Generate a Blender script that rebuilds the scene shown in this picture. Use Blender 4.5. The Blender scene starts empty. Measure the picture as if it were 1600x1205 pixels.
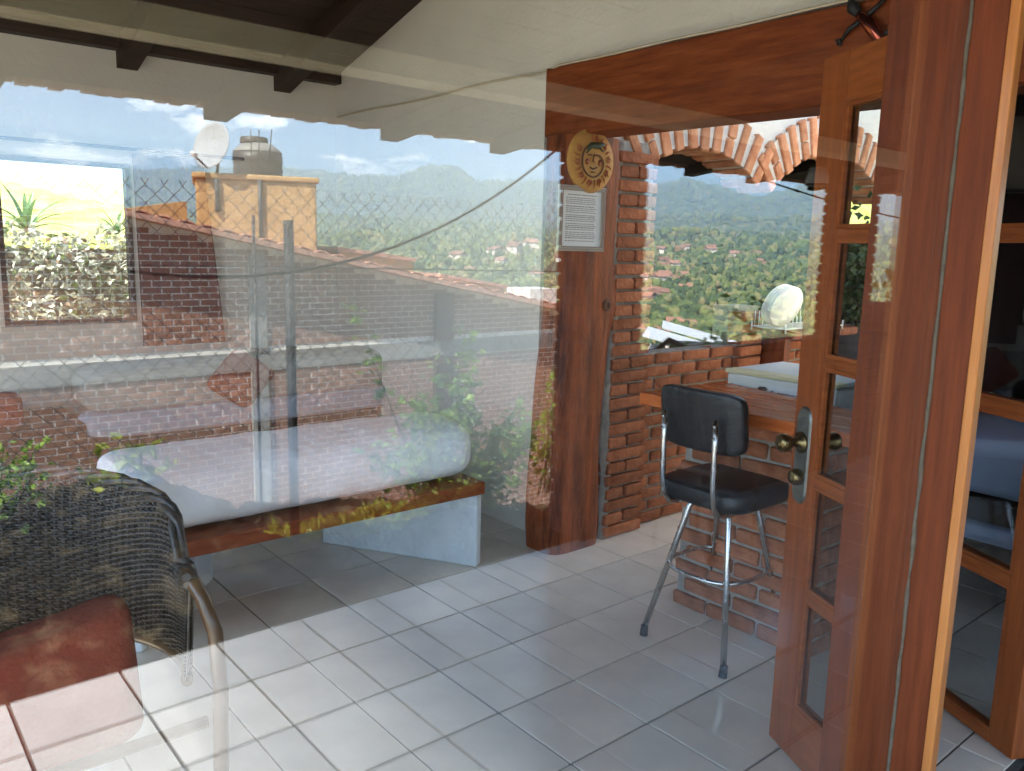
import bpy, math, random
import numpy as np
from mathutils import Matrix, Vector, noise as mnoise

# ------------------------------------------------------------------ camera, world, sun, exposure
scene = bpy.context.scene
COL = scene.collection
EYE = 1.46                                   # camera height over the tiled floor
cam_data = bpy.data.cameras.new('camera')
cam_data.sensor_fit = 'HORIZONTAL'
cam_data.sensor_width = 36.0
cam_data.lens = 28.8
cam_data.clip_start = 0.02
cam_data.clip_end = 30000
cam = bpy.data.objects.new('camera', cam_data)
COL.objects.link(cam)
RT = ((0.76801761, -0.0879712, 0.63435796),
      (-0.63999473, -0.14188554, 0.7551657),
      (0.02357339, -0.98596631, -0.1652717))
m = Matrix(((RT[0][0], -RT[0][1], -RT[0][2], 0.0),
            (RT[1][0], -RT[1][1], -RT[1][2], 0.0),
            (RT[2][0], -RT[2][1], -RT[2][2], EYE),
            (0, 0, 0, 1)))
cam.matrix_world = m
scene.camera = cam

SUN = Vector((-0.60, 0.20, 0.775)).normalized()      # direction towards the sun
world = bpy.data.worlds.new('World')
scene.world = world
world.use_nodes = True
wn, wl = world.node_tree.nodes, world.node_tree.links
wn.clear()
w_out = wn.new('ShaderNodeOutputWorld')
w_bg = wn.new('ShaderNodeBackground')
w_bg.inputs['Strength'].default_value = 0.085
w_sky = wn.new('ShaderNodeTexSky')
w_sky.sky_type = 'NISHITA'
w_sky.sun_disc = False
w_sky.sun_elevation = math.asin(SUN.z)
w_sky.sun_rotation = math.atan2(SUN.x, SUN.y)
w_sky.altitude = 1800
w_sky.air_density = 0.9
w_sky.dust_density = 0.0
w_sky.ozone_density = 3.5
w_tc = wn.new('ShaderNodeTexCoord')
w_map = wn.new('ShaderNodeMapping')
w_map.inputs['Scale'].default_value = (1.0, 1.0, 2.6)
w_map.inputs['Location'].default_value = (3.1, 0.7, 1.45)
w_n = wn.new('ShaderNodeTexNoise')
w_n.inputs['Scale'].default_value = 11.0
w_n.inputs['Detail'].default_value = 9
w_n.inputs['Roughness'].default_value = 0.56
w_r = wn.new('ShaderNodeValToRGB')
w_r.color_ramp.elements[0].position = 0.57
w_r.color_ramp.elements[1].position = 0.655
w_mix = wn.new('ShaderNodeMix')
w_mix.data_type = 'RGBA'
w_mix.inputs['B'].default_value = (13.0, 13.3, 13.6, 1)
wl.new(w_tc.outputs['Generated'], w_map.inputs['Vector'])
wl.new(w_map.outputs['Vector'], w_n.inputs['Vector'])
wl.new(w_n.outputs['Fac'], w_r.inputs['Fac'])
wl.new(w_r.outputs['Color'], w_mix.inputs['Factor'])
wl.new(w_sky.outputs['Color'], w_mix.inputs['A'])
wl.new(w_mix.outputs['Result'], w_bg.inputs['Color'])
wl.new(w_bg.outputs['Background'], w_out.inputs['Surface'])

sun_data = bpy.data.lights.new('sun', 'SUN')
sun_data.energy = 5.0
sun_data.angle = math.radians(0.55)
sun_data.color = (1.0, 0.95, 0.86)
sun = bpy.data.objects.new('sun', sun_data)
sun.rotation_euler = SUN.to_track_quat('Z', 'Y').to_euler()
COL.objects.link(sun)

scene.view_settings.view_transform = 'Standard'
scene.view_settings.look = 'None'
scene.view_settings.exposure = 3.12
scene.view_settings.gamma = 1.0
scene.view_settings.use_curve_mapping = False
scene.render.engine = 'CYCLES'
cy = scene.cycles
cy.max_bounces = 9
cy.diffuse_bounces = 4
cy.glossy_bounces = 4
cy.transmission_bounces = 4
cy.transparent_max_bounces = 24
cy.volume_bounces = 1
cy.use_denoising = True
cy.sample_clamp_indirect = 8.0

GLASS_Y = 0.695
def zc(y):
    """underside height of the sloping indoor ceiling"""
    return 2.50 + (5.06 - y) * 0.268
def my(yv):
    """mirror-side depth (as seen in the window) to the real place on the terrace side"""
    return 2 * GLASS_Y - yv

rng = np.random.default_rng(7)
random.seed(7)

# ------------------------------------------------------------------ materials
def mat(name, base=(0.5, 0.5, 0.5), rough=0.7, var=0.12, scale=6.0, bump=0.0, bump_scale=40.0, metallic=0.0,
        ior=1.5, col2=None, detail=5, coords='Object', stretch=None, objvar=0.0, rough_var=0.0, coat=0.0):
    M = bpy.data.materials.new(name)
    M.use_nodes = True
    nt = M.node_tree
    n, l = nt.nodes, nt.links
    b = n['Principled BSDF']
    b.inputs['Roughness'].default_value = rough
    b.inputs['Metallic'].default_value = metallic
    b.inputs['IOR'].default_value = ior
    if coat:
        b.inputs['Coat Weight'].default_value = coat
        b.inputs['Coat Roughness'].default_value = 0.12
    tc = n.new('ShaderNodeTexCoord')
    src = tc.outputs[coords]
    if stretch:
        mp = n.new('ShaderNodeMapping')
        mp.inputs['Scale'].default_value = stretch
        l.new(src, mp.inputs['Vector'])
        src = mp.outputs['Vector']
    nz = n.new('ShaderNodeTexNoise')
    nz.inputs['Scale'].default_value = scale
    nz.inputs['Detail'].default_value = detail
    nz.inputs['Roughness'].default_value = 0.62
    l.new(src, nz.inputs['Vector'])
    ramp = n.new('ShaderNodeValToRGB')
    c2 = col2 if col2 else tuple(min(1, c * (1 + var)) for c in base)
    c1 = base if col2 else tuple(c * (1 - var) for c in base)
    ramp.color_ramp.elements[0].position = 0.32
    ramp.color_ramp.elements[1].position = 0.68
    ramp.color_ramp.elements[0].color = (*c1, 1)
    ramp.color_ramp.elements[1].color = (*c2, 1)
    l.new(nz.outputs['Fac'], ramp.inputs['Fac'])
    out = ramp.outputs['Color']
    if objvar:
        oi = n.new('ShaderNodeObjectInfo')
        mr = n.new('ShaderNodeMapRange')
        mr.inputs['To Min'].default_value = 1 - objvar
        mr.inputs['To Max'].default_value = 1 + objvar
        l.new(oi.outputs['Random'], mr.inputs['Value'])
        hs = n.new('ShaderNodeHueSaturation')
        l.new(mr.outputs['Result'], hs.inputs['Value'])
        l.new(out, hs.inputs['Color'])
        out = hs.outputs['Color']
    l.new(out, b.inputs['Base Color'])
    if rough_var:
        mr2 = n.new('ShaderNodeMapRange')
        mr2.inputs['From Min'].default_value = 0.3
        mr2.inputs['From Max'].default_value = 0.7
        mr2.inputs['To Min'].default_value = max(0.02, rough - rough_var)
        mr2.inputs['To Max'].default_value = rough + rough_var
        l.new(nz.outputs['Fac'], mr2.inputs['Value'])
        l.new(mr2.outputs['Result'], b.inputs['Roughness'])
    if bump:
        nb = n.new('ShaderNodeTexNoise')
        nb.inputs['Scale'].default_value = bump_scale
        nb.inputs['Detail'].default_value = 6
        l.new(src, nb.inputs['Vector'])
        bp = n.new('ShaderNodeBump')
        bp.inputs['Strength'].default_value = bump
        bp.inputs['Distance'].default_value = 0.01
        l.new(nb.outputs['Fac'], bp.inputs['Height'])
        l.new(bp.outputs['Normal'], b.inputs['Normal'])
    return M

def wood_mat(name, dark, light, stretch, rough=0.35, coat=0.3, scale=5.0, bump=0.15, ior=1.22):
    M = mat(name, dark, rough, 0.2, scale, bump, 30.0, ior=ior, col2=light, detail=8, stretch=stretch, coat=coat, rough_var=0.06)
    return M

def glass_mat(name, refl=0.13, tint=(0.97, 0.985, 0.98)):
    """clear window glass: a share of mirror-sharp reflection over plain transparency (coated pane)"""
    M = bpy.data.materials.new(name)
    M.use_nodes = True
    nt = M.node_tree
    n, l = nt.nodes, nt.links
    n.clear()
    o = n.new('ShaderNodeOutputMaterial')
    t = n.new('ShaderNodeBsdfTransparent')
    t.inputs['Color'].default_value = (*tint, 1)
    g = n.new('ShaderNodeBsdfGlossy')
    g.inputs['Roughness'].default_value = 0.0
    g.inputs['Color'].default_value = (1, 1, 1, 1)
    mx = n.new('ShaderNodeMixShader')
    mx.inputs['Fac'].default_value = refl
    l.new(t.outputs[0], mx.inputs[1])
    l.new(g.outputs[0], mx.inputs[2])
    l.new(mx.outputs[0], o.inputs['Surface'])
    return M

def leaf_mat(name, c1, c2, trans=0.35, scale=9.0, rough=0.45):
    M = mat(name, c1, rough, 0.2, scale, col2=c2, detail=3, objvar=0.12)
    b = M.node_tree.nodes['Principled BSDF']
    n, l = M.node_tree.nodes, M.node_tree.links
    tr = n.new('ShaderNodeBsdfTranslucent')
    src = b.inputs['Base Color'].links[0].from_socket
    l.new(src, tr.inputs['Color'])
    mx = n.new('ShaderNodeMixShader')
    mx.inputs['Fac'].default_value = trans
    o = n['Material Output']
    l.new(b.outputs[0], mx.inputs[1])
    l.new(tr.outputs[0], mx.inputs[2])
    l.new(mx.outputs[0], o.inputs['Surface'])
    return M

MT = {}
MT['tile_in'] = mat('glazed_floor_tile', (0.74, 0.665, 0.55), 0.16, 0.10, 3.0, 0.03, 40, ior=1.75, objvar=0.09, rough_var=0.07)
MT['tile_out'] = mat('terrace_floor_tile', (0.42, 0.415, 0.405), 0.15, 0.10, 3.0, 0.03, 40, ior=1.8, objvar=0.09, rough_var=0.06)
MT['grout'] = mat('dark_grout', (0.07, 0.065, 0.06), 0.9, 0.25, 30)
MT['plaster'] = mat('white_plaster', (0.66, 0.61, 0.53), 0.9, 0.07, 1.6, 0.4, 45)
MT['plaster_blue'] = mat('bluish_limewash', (0.66, 0.71, 0.74), 0.9, 0.08, 6, 0.7, 38)  # blue of the skylight is put into the limewash colour
MT['cream'] = mat('cream_plaster', (0.66, 0.57, 0.38), 0.9, 0.08, 5, 0.3, 40)
MT['darkwood'] = wood_mat('dark_ceiling_wood', (0.018, 0.010, 0.007), (0.05, 0.028, 0.018), (1, 12, 12), 0.55, 0.0)
MT['terracewood'] = wood_mat('tarred_terrace_roof_wood', (0.006, 0.004, 0.003), (0.016, 0.010, 0.007), (1, 12, 12), 0.7, 0.0)  # wood darkened so the roof underside reads as unlit
MT['darkwood_y'] = wood_mat('dark_rafter_wood', (0.016, 0.009, 0.006), (0.042, 0.023, 0.015), (12, 1, 12), 0.55, 0.0)
MT['lintelwood'] = wood_mat('varnished_lintel_wood', (0.13, 0.026, 0.007), (0.25, 0.062, 0.017), (9, 0.9, 9), 0.5, 0.0)
MT['postwood'] = wood_mat('varnished_trunk_wood', (0.085, 0.017, 0.005), (0.37, 0.090, 0.026), (6, 6, 0.9), 0.36, 0.05, 3.2, 0.9)
MT['doorwood'] = wood_mat('varnished_door_wood', (0.19, 0.044, 0.011), (0.30, 0.080, 0.020), (11, 11, 0.7), 0.42, 0.05)
MT['framewood'] = wood_mat('dark_red_frame_wood', (0.085, 0.018, 0.005), (0.15, 0.035, 0.010), (11, 11, 0.7), 0.5, 0.0)
MT['doorwood_pale'] = wood_mat('pale_door_edge_wood', (0.32, 0.11, 0.026), (0.43, 0.165, 0.042), (11, 11, 0.7), 0.4, 0.2)
MT['railwood'] = wood_mat('varnished_rail_wood', (0.20, 0.048, 0.012), (0.32, 0.088, 0.022), (1.2, 1.2, 12), 0.42, 0.05)
MT['barwood'] = wood_mat('varnished_bar_top_wood', (0.38, 0.075, 0.018), (0.60, 0.16, 0.040), (9, 0.8, 9), 0.25, 0.0, ior=1.3)
MT['redplank'] = wood_mat('red_bench_plank', (0.20, 0.045, 0.018), (0.33, 0.085, 0.03), (0.8, 9, 9), 0.4, 0.15)
MT['brick'] = mat('hand_made_brick', (0.22, 0.072, 0.034), 0.92, 0.2, 14, 0.9, 45, col2=(0.42, 0.165, 0.085), objvar=0.25, ior=1.15)
MT['brick_arch'] = mat('pale_arch_brick', (0.40, 0.15, 0.07), 0.92, 0.2, 12, 0.8, 40, col2=(0.62, 0.31, 0.17), objvar=0.22, ior=1.15)
MT['brick_dark'] = mat('dark_brown_terrace_brick', (0.035, 0.017, 0.011), 0.92, 0.2, 14, 0.7, 45, col2=(0.075, 0.034, 0.022), objvar=0.22)  # brick colour darkened so the terrace pillars read as shaded silhouettes
MT['mortar_dark'] = mat('dark_mortar', (0.05, 0.043, 0.037), 0.95, 0.2, 18, 0.8, 60)  # mortar darkened along with the shaded pillar bricks
MT['brick_far'] = mat('neighbour_brick', (0.26, 0.135, 0.092), 0.92, 0.2, 9, 0.5, 30, col2=(0.37, 0.215, 0.155), objvar=0.2, ior=1.15)
MT['mortar_white'] = mat('whitish_mortar', (0.82, 0.78, 0.70), 0.95, 0.1, 6, 0.4, 40)
MT['mortar'] = mat('grey_mortar', (0.30, 0.27, 0.23), 0.95, 0.2, 18, 0.8, 60)
MT['mortar_pale'] = mat('pale_mortar', (0.58, 0.53, 0.46), 0.95, 0.12, 14, 0.7, 50)
MT['ochre'] = mat('ochre_render', (0.36, 0.215, 0.085), 0.92, 0.1, 5, 1.0, 14, col2=(0.50, 0.32, 0.145))
MT['concrete'] = mat('raw_concrete', (0.29, 0.285, 0.265), 0.92, 0.14, 5, 0.5, 30)
MT['court'] = mat('worn_court_paving', (0.22, 0.19, 0.145), 0.9, 0.15, 2, 0.4, 20)
MT['rooftile'] = mat('pink_clay_coping', (0.46, 0.25, 0.18), 0.9, 0.2, 9, 0.6, 30, objvar=0.2)
MT['black_vinyl'] = mat('black_vinyl', (0.012, 0.012, 0.014), 0.38, 0.2, 20, 0.25, 120)
MT['chrome'] = mat('worn_chrome', (0.55, 0.54, 0.52), 0.22, 0.1, 30, metallic=1.0, rough_var=0.1)
MT['rubber'] = mat('black_rubber', (0.02, 0.02, 0.02), 0.7)
MT['brass'] = mat('aged_brass', (0.20, 0.145, 0.065), 0.30, 0.2, 30, metallic=1.0, rough_var=0.08)
MT['pewter'] = mat('dark_pewter', (0.20, 0.20, 0.18), 0.4, 0.25, 25, metallic=0.9, rough_var=0.1)
MT['fridge'] = mat('off_white_enamel', (0.74, 0.73, 0.66), 0.35, 0.03, 3)
MT['fridge_trim'] = mat('yellowed_plastic_trim', (0.70, 0.62, 0.36), 0.45, 0.05, 5)
MT['fridge_top'] = mat('grey_white_worktop', (0.62, 0.66, 0.64), 0.4, 0.04, 6)
MT['paper'] = mat('white_paper', (0.78, 0.78, 0.76), 0.8, 0.02, 5)
MT['ink'] = mat('grey_ink', (0.10, 0.10, 0.13), 0.8)
MT['ink_soft'] = mat('soft_grey_print', (0.30, 0.29, 0.27), 0.8)
MT['porcelain'] = mat('white_porcelain', (0.80, 0.80, 0.77), 0.18, 0.02, 4)
MT['wire_white'] = mat('white_coated_wire', (0.72, 0.72, 0.70), 0.4)
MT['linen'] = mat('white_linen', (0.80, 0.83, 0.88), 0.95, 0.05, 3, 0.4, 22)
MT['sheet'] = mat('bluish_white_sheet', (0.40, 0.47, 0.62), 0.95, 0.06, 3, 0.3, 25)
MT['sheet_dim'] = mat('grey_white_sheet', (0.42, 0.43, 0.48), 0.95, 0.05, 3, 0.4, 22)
MT['beige_cloth'] = mat('beige_bedcover', (0.40, 0.37, 0.32), 0.95, 0.06, 4, 0.3, 30)
MT['redcloth'] = mat('brick_red_cloth', (0.23, 0.040, 0.018), 0.95, 0.12, 12, 0.4, 90)
MT['curtain'] = mat('dark_red_curtain', (0.11, 0.022, 0.014), 0.95, 0.15, 10, 0.3, 60)
MT['wicker'] = mat('dark_wicker_cane', (0.022, 0.019, 0.018), 0.38, 0.2, 30, col2=(0.075, 0.066, 0.062))
MT['caneframe'] = mat('brown_cane_frame', (0.10, 0.052, 0.022), 0.3, 0.2, 12, coat=0.3)
MT['clay_plaque'] = mat('painted_clay_plaque', (0.52, 0.26, 0.055), 0.7, 0.1, 12, 0.2, 60)
MT['paint_brown'] = mat('brown_paint', (0.10, 0.035, 0.012), 0.7)
MT['paint_red'] = mat('rust_red_paint', (0.38, 0.09, 0.03), 0.7)
MT['paint_green'] = mat('dark_green_paint', (0.025, 0.045, 0.018), 0.6)
MT['copper'] = mat('red_copper', (0.42, 0.10, 0.07), 0.22, 0.2, 30, metallic=1.0)
MT['iron'] = mat('black_iron', (0.025, 0.025, 0.027), 0.5, metallic=0.5)
MT['galv'] = mat('galvanised_wire', (0.10, 0.10, 0.105), 0.5, metallic=0.6)
MT['polegrey'] = mat('grey_painted_pole', (0.040, 0.042, 0.048), 0.55, 0.15, 8)
MT['cable'] = mat('grey_cable', (0.07, 0.07, 0.065), 0.7)
MT['cable_cream'] = mat('cream_cable', (0.55, 0.45, 0.32), 0.7)
MT['silicone'] = mat('grey_silicone_bead', (0.11, 0.09, 0.065), 0.95, 0.2, 40, 0.6, 60, ior=1.05)
MT['clay'] = mat('terracotta', (0.30, 0.115, 0.06), 0.85, 0.15, 10, 0.3, 40)
MT['pot_grey'] = mat('grey_pot', (0.12, 0.125, 0.13), 0.6, 0.15, 8)
MT['pot_white'] = mat('white_pot', (0.66, 0.65, 0.60), 0.6, 0.08, 8)
MT['rock'] = mat('tan_rock', (0.008, 0.007, 0.005), 0.95, 0.3, 6.0, 1.0, 22, ior=1.1, col2=(0.065, 0.052, 0.032), detail=12)  # dark tone stands for earth and for shade on the bank
for _e, _p in zip(MT['rock'].node_tree.nodes['Color Ramp'].color_ramp.elements, (0.50, 0.66)): _e.position = _p
MT['soil'] = mat('dry_soil', (0.10, 0.075, 0.045), 0.95, 0.3, 6, 1.0, 30, col2=(0.26, 0.20, 0.12))
MT['lawn'] = mat('sunlit_lawn', (0.22, 0.26, 0.03), 0.9, 0.25, 3, 0.8, 60, col2=(0.50, 0.47, 0.14))
MT['darkpaint'] = mat('dark_brown_distemper', (0.035, 0.022, 0.016), 0.9, 0.15, 4)  # dark wall colour that stands in for unlit rooms
MT['tank'] = mat('brown_black_tank_plastic', (0.035, 0.028, 0.025), 0.5, 0.2, 5)
MT['tank_top'] = mat('dusty_tank_shoulder', (0.20, 0.195, 0.18), 0.6, 0.1, 5)  # tank shoulder coloured paler than the body
MT['dish'] = mat('pale_grey_dish', (0.30, 0.32, 0.33), 0.5, 0.04, 3)
MT['leaf_bright'] = leaf_mat('fresh_green_leaf', (0.15, 0.28, 0.035), (0.34, 0.50, 0.09), 0.45)
MT['leaf_yellow'] = leaf_mat('yellow_green_leaf', (0.22, 0.27, 0.02), (0.46, 0.48, 0.06), 0.45)
MT['leaf_dark'] = leaf_mat('dark_green_leaf', (0.02, 0.05, 0.012), (0.06, 0.11, 0.03), 0.25)
MT['leaf_hedge'] = leaf_mat('variegated_hedge_leaf', (0.26, 0.24, 0.12), (0.80, 0.77, 0.66), 0.3, 14.0, 0.25)  # pale leaf tone whitened further to carry the sun's glare
MT['leaf_olive'] = leaf_mat('olive_hedge_leaf', (0.06, 0.09, 0.02), (0.20, 0.24, 0.07), 0.3, 12.0, 0.3)
MT['leaf_russet'] = leaf_mat('russet_hedge_leaf', (0.20, 0.10, 0.05), (0.48, 0.33, 0.22), 0.3, 12.0, 0.3)
MT['leaf_agave'] = leaf_mat('agave_leaf', (0.06, 0.16, 0.05), (0.16, 0.28, 0.09), 0.3)
MT['petal_red'] = leaf_mat('red_petal', (0.42, 0.015, 0.02), (0.6, 0.03, 0.03), 0.3)
MT['window_glass'] = glass_mat('reflective_window_glass', 0.092)
MT['door_glass'] = glass_mat('door_pane_glass', 0.04, (0.80, 0.83, 0.84))
MT['forest'] = mat('valley_tree_crowns', (0.035, 0.062, 0.018), 0.9, 0.3, 0.045, col2=(0.16, 0.175, 0.050), detail=4)
_n, _l = MT['forest'].node_tree.nodes, MT['forest'].node_tree.links
_a = _n.new('ShaderNodeAttribute'); _a.attribute_name = 'tint'
_r = _n.new('ShaderNodeValToRGB')
_cr = _r.color_ramp
_cr.elements[0].position = 0.0; _cr.elements[0].color = (0.030, 0.060, 0.022, 1)
_cr.elements[1].position = 1.0; _cr.elements[1].color = (0.23, 0.19, 0.085, 1)
for _p, _c in ((0.3, (0.055, 0.095, 0.030, 1)), (0.55, (0.10, 0.14, 0.04, 1)), (0.78, (0.17, 0.20, 0.055, 1))):
    _e = _cr.elements.new(_p); _e.color = _c
_l.new(_a.outputs['Fac'], _r.inputs['Fac'])
_m = _n.new('ShaderNodeTexNoise'); _m.inputs['Scale'].default_value = 1.3; _m.inputs['Detail'].default_value = 6
_l.new(_n['Texture Coordinate'].outputs['Object'], _m.inputs['Vector'])
_b = _n.new('ShaderNodeBump'); _b.inputs['Strength'].default_value = 1.0; _b.inputs['Distance'].default_value = 0.6
_l.new(_m.outputs['Fac'], _b.inputs['Height'])
_l.new(_b.outputs['Normal'], _n['Principled BSDF'].inputs['Normal'])
_l.new(_r.outputs['Color'], _n['Principled BSDF'].inputs['Base Color'])
MT['hill'] = mat('wooded_hillside', (0.035, 0.055, 0.020), 0.95, 0.3, 0.02, 1.0, 0.12, col2=(0.12, 0.13, 0.045), detail=10)
MT['house_wall'] = mat('valley_house_wall', (0.66, 0.56, 0.48), 0.9, 0.1, 2, objvar=0.35)
MT['house_roof'] = mat('valley_house_roof', (0.30, 0.15, 0.10), 0.9, 0.2, 2, objvar=0.3)
MT['shed_roof'] = mat('pale_metal_roof', (0.58, 0.62, 0.66), 0.5, 0.05, 0.3)
MT['dark_opening'] = mat('dark_window_opening', (0.03, 0.03, 0.035), 0.3)

# ------------------------------------------------------------------ mesh helpers
class MB:
    def __init__(s):
        s.v, s.f, s.smooth = [], [], []
    def add(s, verts, faces, smooth=False):
        k = len(s.v)
        s.v.extend(verts)
        for f in faces:
            s.f.append(tuple(i + k for i in f))
            s.smooth.append(smooth)
        return s
    def box(s, x0, x1, y0, y1, z0, z1):
        v = [(x0, y0, z0), (x1, y0, z0), (x1, y1, z0), (x0, y1, z0), (x0, y0, z1), (x1, y0, z1), (x1, y1, z1), (x0, y1, z1)]
        f = [(0, 3, 2, 1), (4, 5, 6, 7), (0, 1, 5, 4), (1, 2, 6, 5), (2, 3, 7, 6), (3, 0, 4, 7)]
        return s.add(v, f)
    def obox(s, o, u, v_, w):
        """box from corner o along three edge vectors"""
        o, u, v_, w = map(Vector, (o, u, v_, w))
        P = [o, o + u, o + u + v_, o + v_, o + w, o + u + w, o + u + v_ + w, o + v_ + w]
        f = [(0, 3, 2, 1), (4, 5, 6, 7), (0, 1, 5, 4), (1, 2, 6, 5), (2, 3, 7, 6), (3, 0, 4, 7)]
        if u.cross(v_).dot(w) < 0:
            f = [tuple(reversed(q)) for q in f]
        return s.add([tuple(p) for p in P], f)
    def tube(s, pts, r, n=8, closed=False, caps=True):
        P = [Vector(p) for p in pts]
        N = len(P)
        R = r if hasattr(r, '__len__') else [r] * N
        verts, faces = [], []
        t0 = None
        nrm = None
        for i in range(N):
            if closed:
                t = (P[(i + 1) % N] - P[i - 1]).normalized()
            else:
                t = (P[min(i + 1, N - 1)] - P[max(i - 1, 0)]).normalized()
            if nrm is None:
                a = Vector((0, 0, 1)) if abs(t.z) < 0.9 else Vector((1, 0, 0))
                nrm = (a - t * a.dot(t)).normalized()
            else:
                nrm = (nrm - t * nrm.dot(t)).normalized()
            b = t.cross(nrm)
            for k in range(n):
                a = 2 * math.pi * k / n
                verts.append(tuple(P[i] + (nrm * math.cos(a) + b * math.sin(a)) * R[i]))
        M_ = N if closed else N - 1
        for i in range(M_):
            for k in range(n):
                a, b2 = i * n + k, i * n + (k + 1) % n
                c, d = ((i + 1) % N) * n + (k + 1) % n, ((i + 1) % N) * n + k
                faces.append((a, b2, c, d))
        s.add(verts, faces, True)
        if caps and not closed:
            k = len(s.v) - len(verts)
            s.f.append(tuple(k + i for i in reversed(range(n)))); s.smooth.append(False)
            s.f.append(tuple(k + (N - 1) * n + i for i in range(n))); s.smooth.append(False)
        return s
    def prism(s, poly, axis, a0, a1):
        """extrude a 2-D polygon (list of (p,q)) along axis 'x','y' or 'z'"""
        def mk(p, q, a):
            return {'x': (a, p, q), 'y': (p, a, q), 'z': (p, q, a)}[axis]
        n = len(poly)
        v = [mk(p, q, a0) for p, q in poly] + [mk(p, q, a1) for p, q in poly]
        f = [tuple(range(n)), tuple(reversed(range(n, 2 * n)))] + [(i, i + n, (i + 1) % n + n, (i + 1) % n) for i in range(n)]
        return s.add(v, f)
    def lathe(s, prof, c=(0, 0, 0), n=24, axis=(0, 0, 1)):
        q = Vector((0, 0, 1)).rotation_difference(Vector(axis).normalized())
        v, f = [], []
        for r, z in prof:
            for k in range(n):
                a = 2 * math.pi * k / n
                p = q @ Vector((r * math.cos(a), r * math.sin(a), z)) + Vector(c)
                v.append(tuple(p))
        for i in range(len(prof) - 1):
            for k in range(n):
                f.append((i * n + k, i * n + (k + 1) % n, (i + 1) * n + (k + 1) % n, (i + 1) * n + k))
        f.append(tuple(reversed(range(n))))
        f.append(tuple((len(prof) - 1) * n + k for k in range(n)))
        return s.add(v, f, True)
    def grid(s, fn, nu, nv, smooth=True, wrap_u=False):
        v = [tuple(fn(i / (nu if wrap_u else nu - 1), j / (nv - 1))) for j in range(nv) for i in range(nu)]
        f = []
        for j in range(nv - 1):
            for i in range(nu if wrap_u else nu - 1):
                i2 = (i + 1) % nu
                f.append((j * nu + i, j * nu + i2, (j + 1) * nu + i2, (j + 1) * nu + i))
        return s.add(v, f, smooth)
    def mesh(s, name):
        me = bpy.data.meshes.new(name)
        me.from_pydata(s.v, [], s.f)
        me.polygons.foreach_set('use_smooth', s.smooth)
        me.update()
        return me
    def build(s, name, material, parent=None, bevel=0.0):
        me = s.mesh(name)
        me.materials.append(material)
        o = bpy.data.objects.new(name, me)
        COL.objects.link(o)
        if parent is not None:
            o.parent = parent
        if bevel:
            bm_ = o.modifiers.new('bevel', 'BEVEL')
            bm_.width = bevel
            bm_.segments = 2
            bm_.limit_method = 'ANGLE'
        return o

def empty(name, label=None, cat=None, group=None, loc=(0, 0, 0), kind=None):
    o = bpy.data.objects.new(name, None)
    o.empty_display_size = 0.1
    COL.objects.link(o)
    return tag(o, label, cat, group, kind)

def tag(o, label=None, cat=None, group=None, kind=None):
    if label: o['label'] = label
    if cat: o['category'] = cat
    if group: o['group'] = group
    if kind: o['kind'] = kind
    return o

def obj(name, me, parent=None, loc=(0, 0, 0), rot=(0, 0, 0), scale=None):
    o = bpy.data.objects.new(name, me)
    COL.objects.link(o)
    o.location = loc
    o.rotation_euler = rot
    if scale: o.scale = scale
    if parent is not None: o.parent = parent
    return o

def np_mesh(name, V, F, material, smooth=False):
    """fast mesh from numpy vertex array and a uniform (n,k) face array"""
    me = bpy.data.meshes.new(name)
    k = F.shape[1]
    me.vertices.add(len(V))
    me.vertices.foreach_set('co', V.astype(np.float32).ravel())
    me.loops.add(F.size)
    me.loops.foreach_set('vertex_index', F.astype(np.int32).ravel())
    me.polygons.add(len(F))
    me.polygons.foreach_set('loop_start', np.arange(0, F.size, k, dtype=np.int32))
    me.polygons.foreach_set('loop_total', np.full(len(F), k, dtype=np.int32))
    me.polygons.foreach_set('use_smooth', np.full(len(F), smooth))
    me.update(calc_edges=True)
    me.validate()
    me.materials.append(material)
    return me

def leaf_cloud(name, P, size, material, parent=None, up=0.3, elong=1.7, seed=1):
    """one mesh of bent diamond leaves at the points P"""
    r = np.random.default_rng(seed)
    n = len(P)
    d = r.normal(size=(n, 3)); d[:, 2] = d[:, 2] * 0.6 + up
    d /= np.linalg.norm(d, axis=1)[:, None]
    a = r.normal(size=(n, 3)); a -= d * (a * d).sum(1)[:, None]
    a /= np.linalg.norm(a, axis=1)[:, None]
    nn = np.cross(d, a)
    s = size * r.uniform(0.6, 1.3, n)[:, None]
    base = P; tip = P + d * s * elong * 0.9 - nn * s * 0.2
    mid = P + d * s * elong * 0.42 + nn * s * 0.16
    l = mid + a * s * 0.42 - nn * s * 0.1
    q = mid - a * s * 0.42 - nn * s * 0.1
    V = np.stack([base, l, tip, q, mid], 1).reshape(-1, 3)
    i = np.arange(n)[:, None] * 5
    F = np.concatenate([i + np.array([[0, 4, 1]]), i + np.array([[1, 4, 2]]), i + np.array([[4, 3, 2]]), i + np.array([[0, 3, 4]])], 0)
    me = np_mesh(name, V, F, material)
    return obj(name, me, parent)

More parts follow.
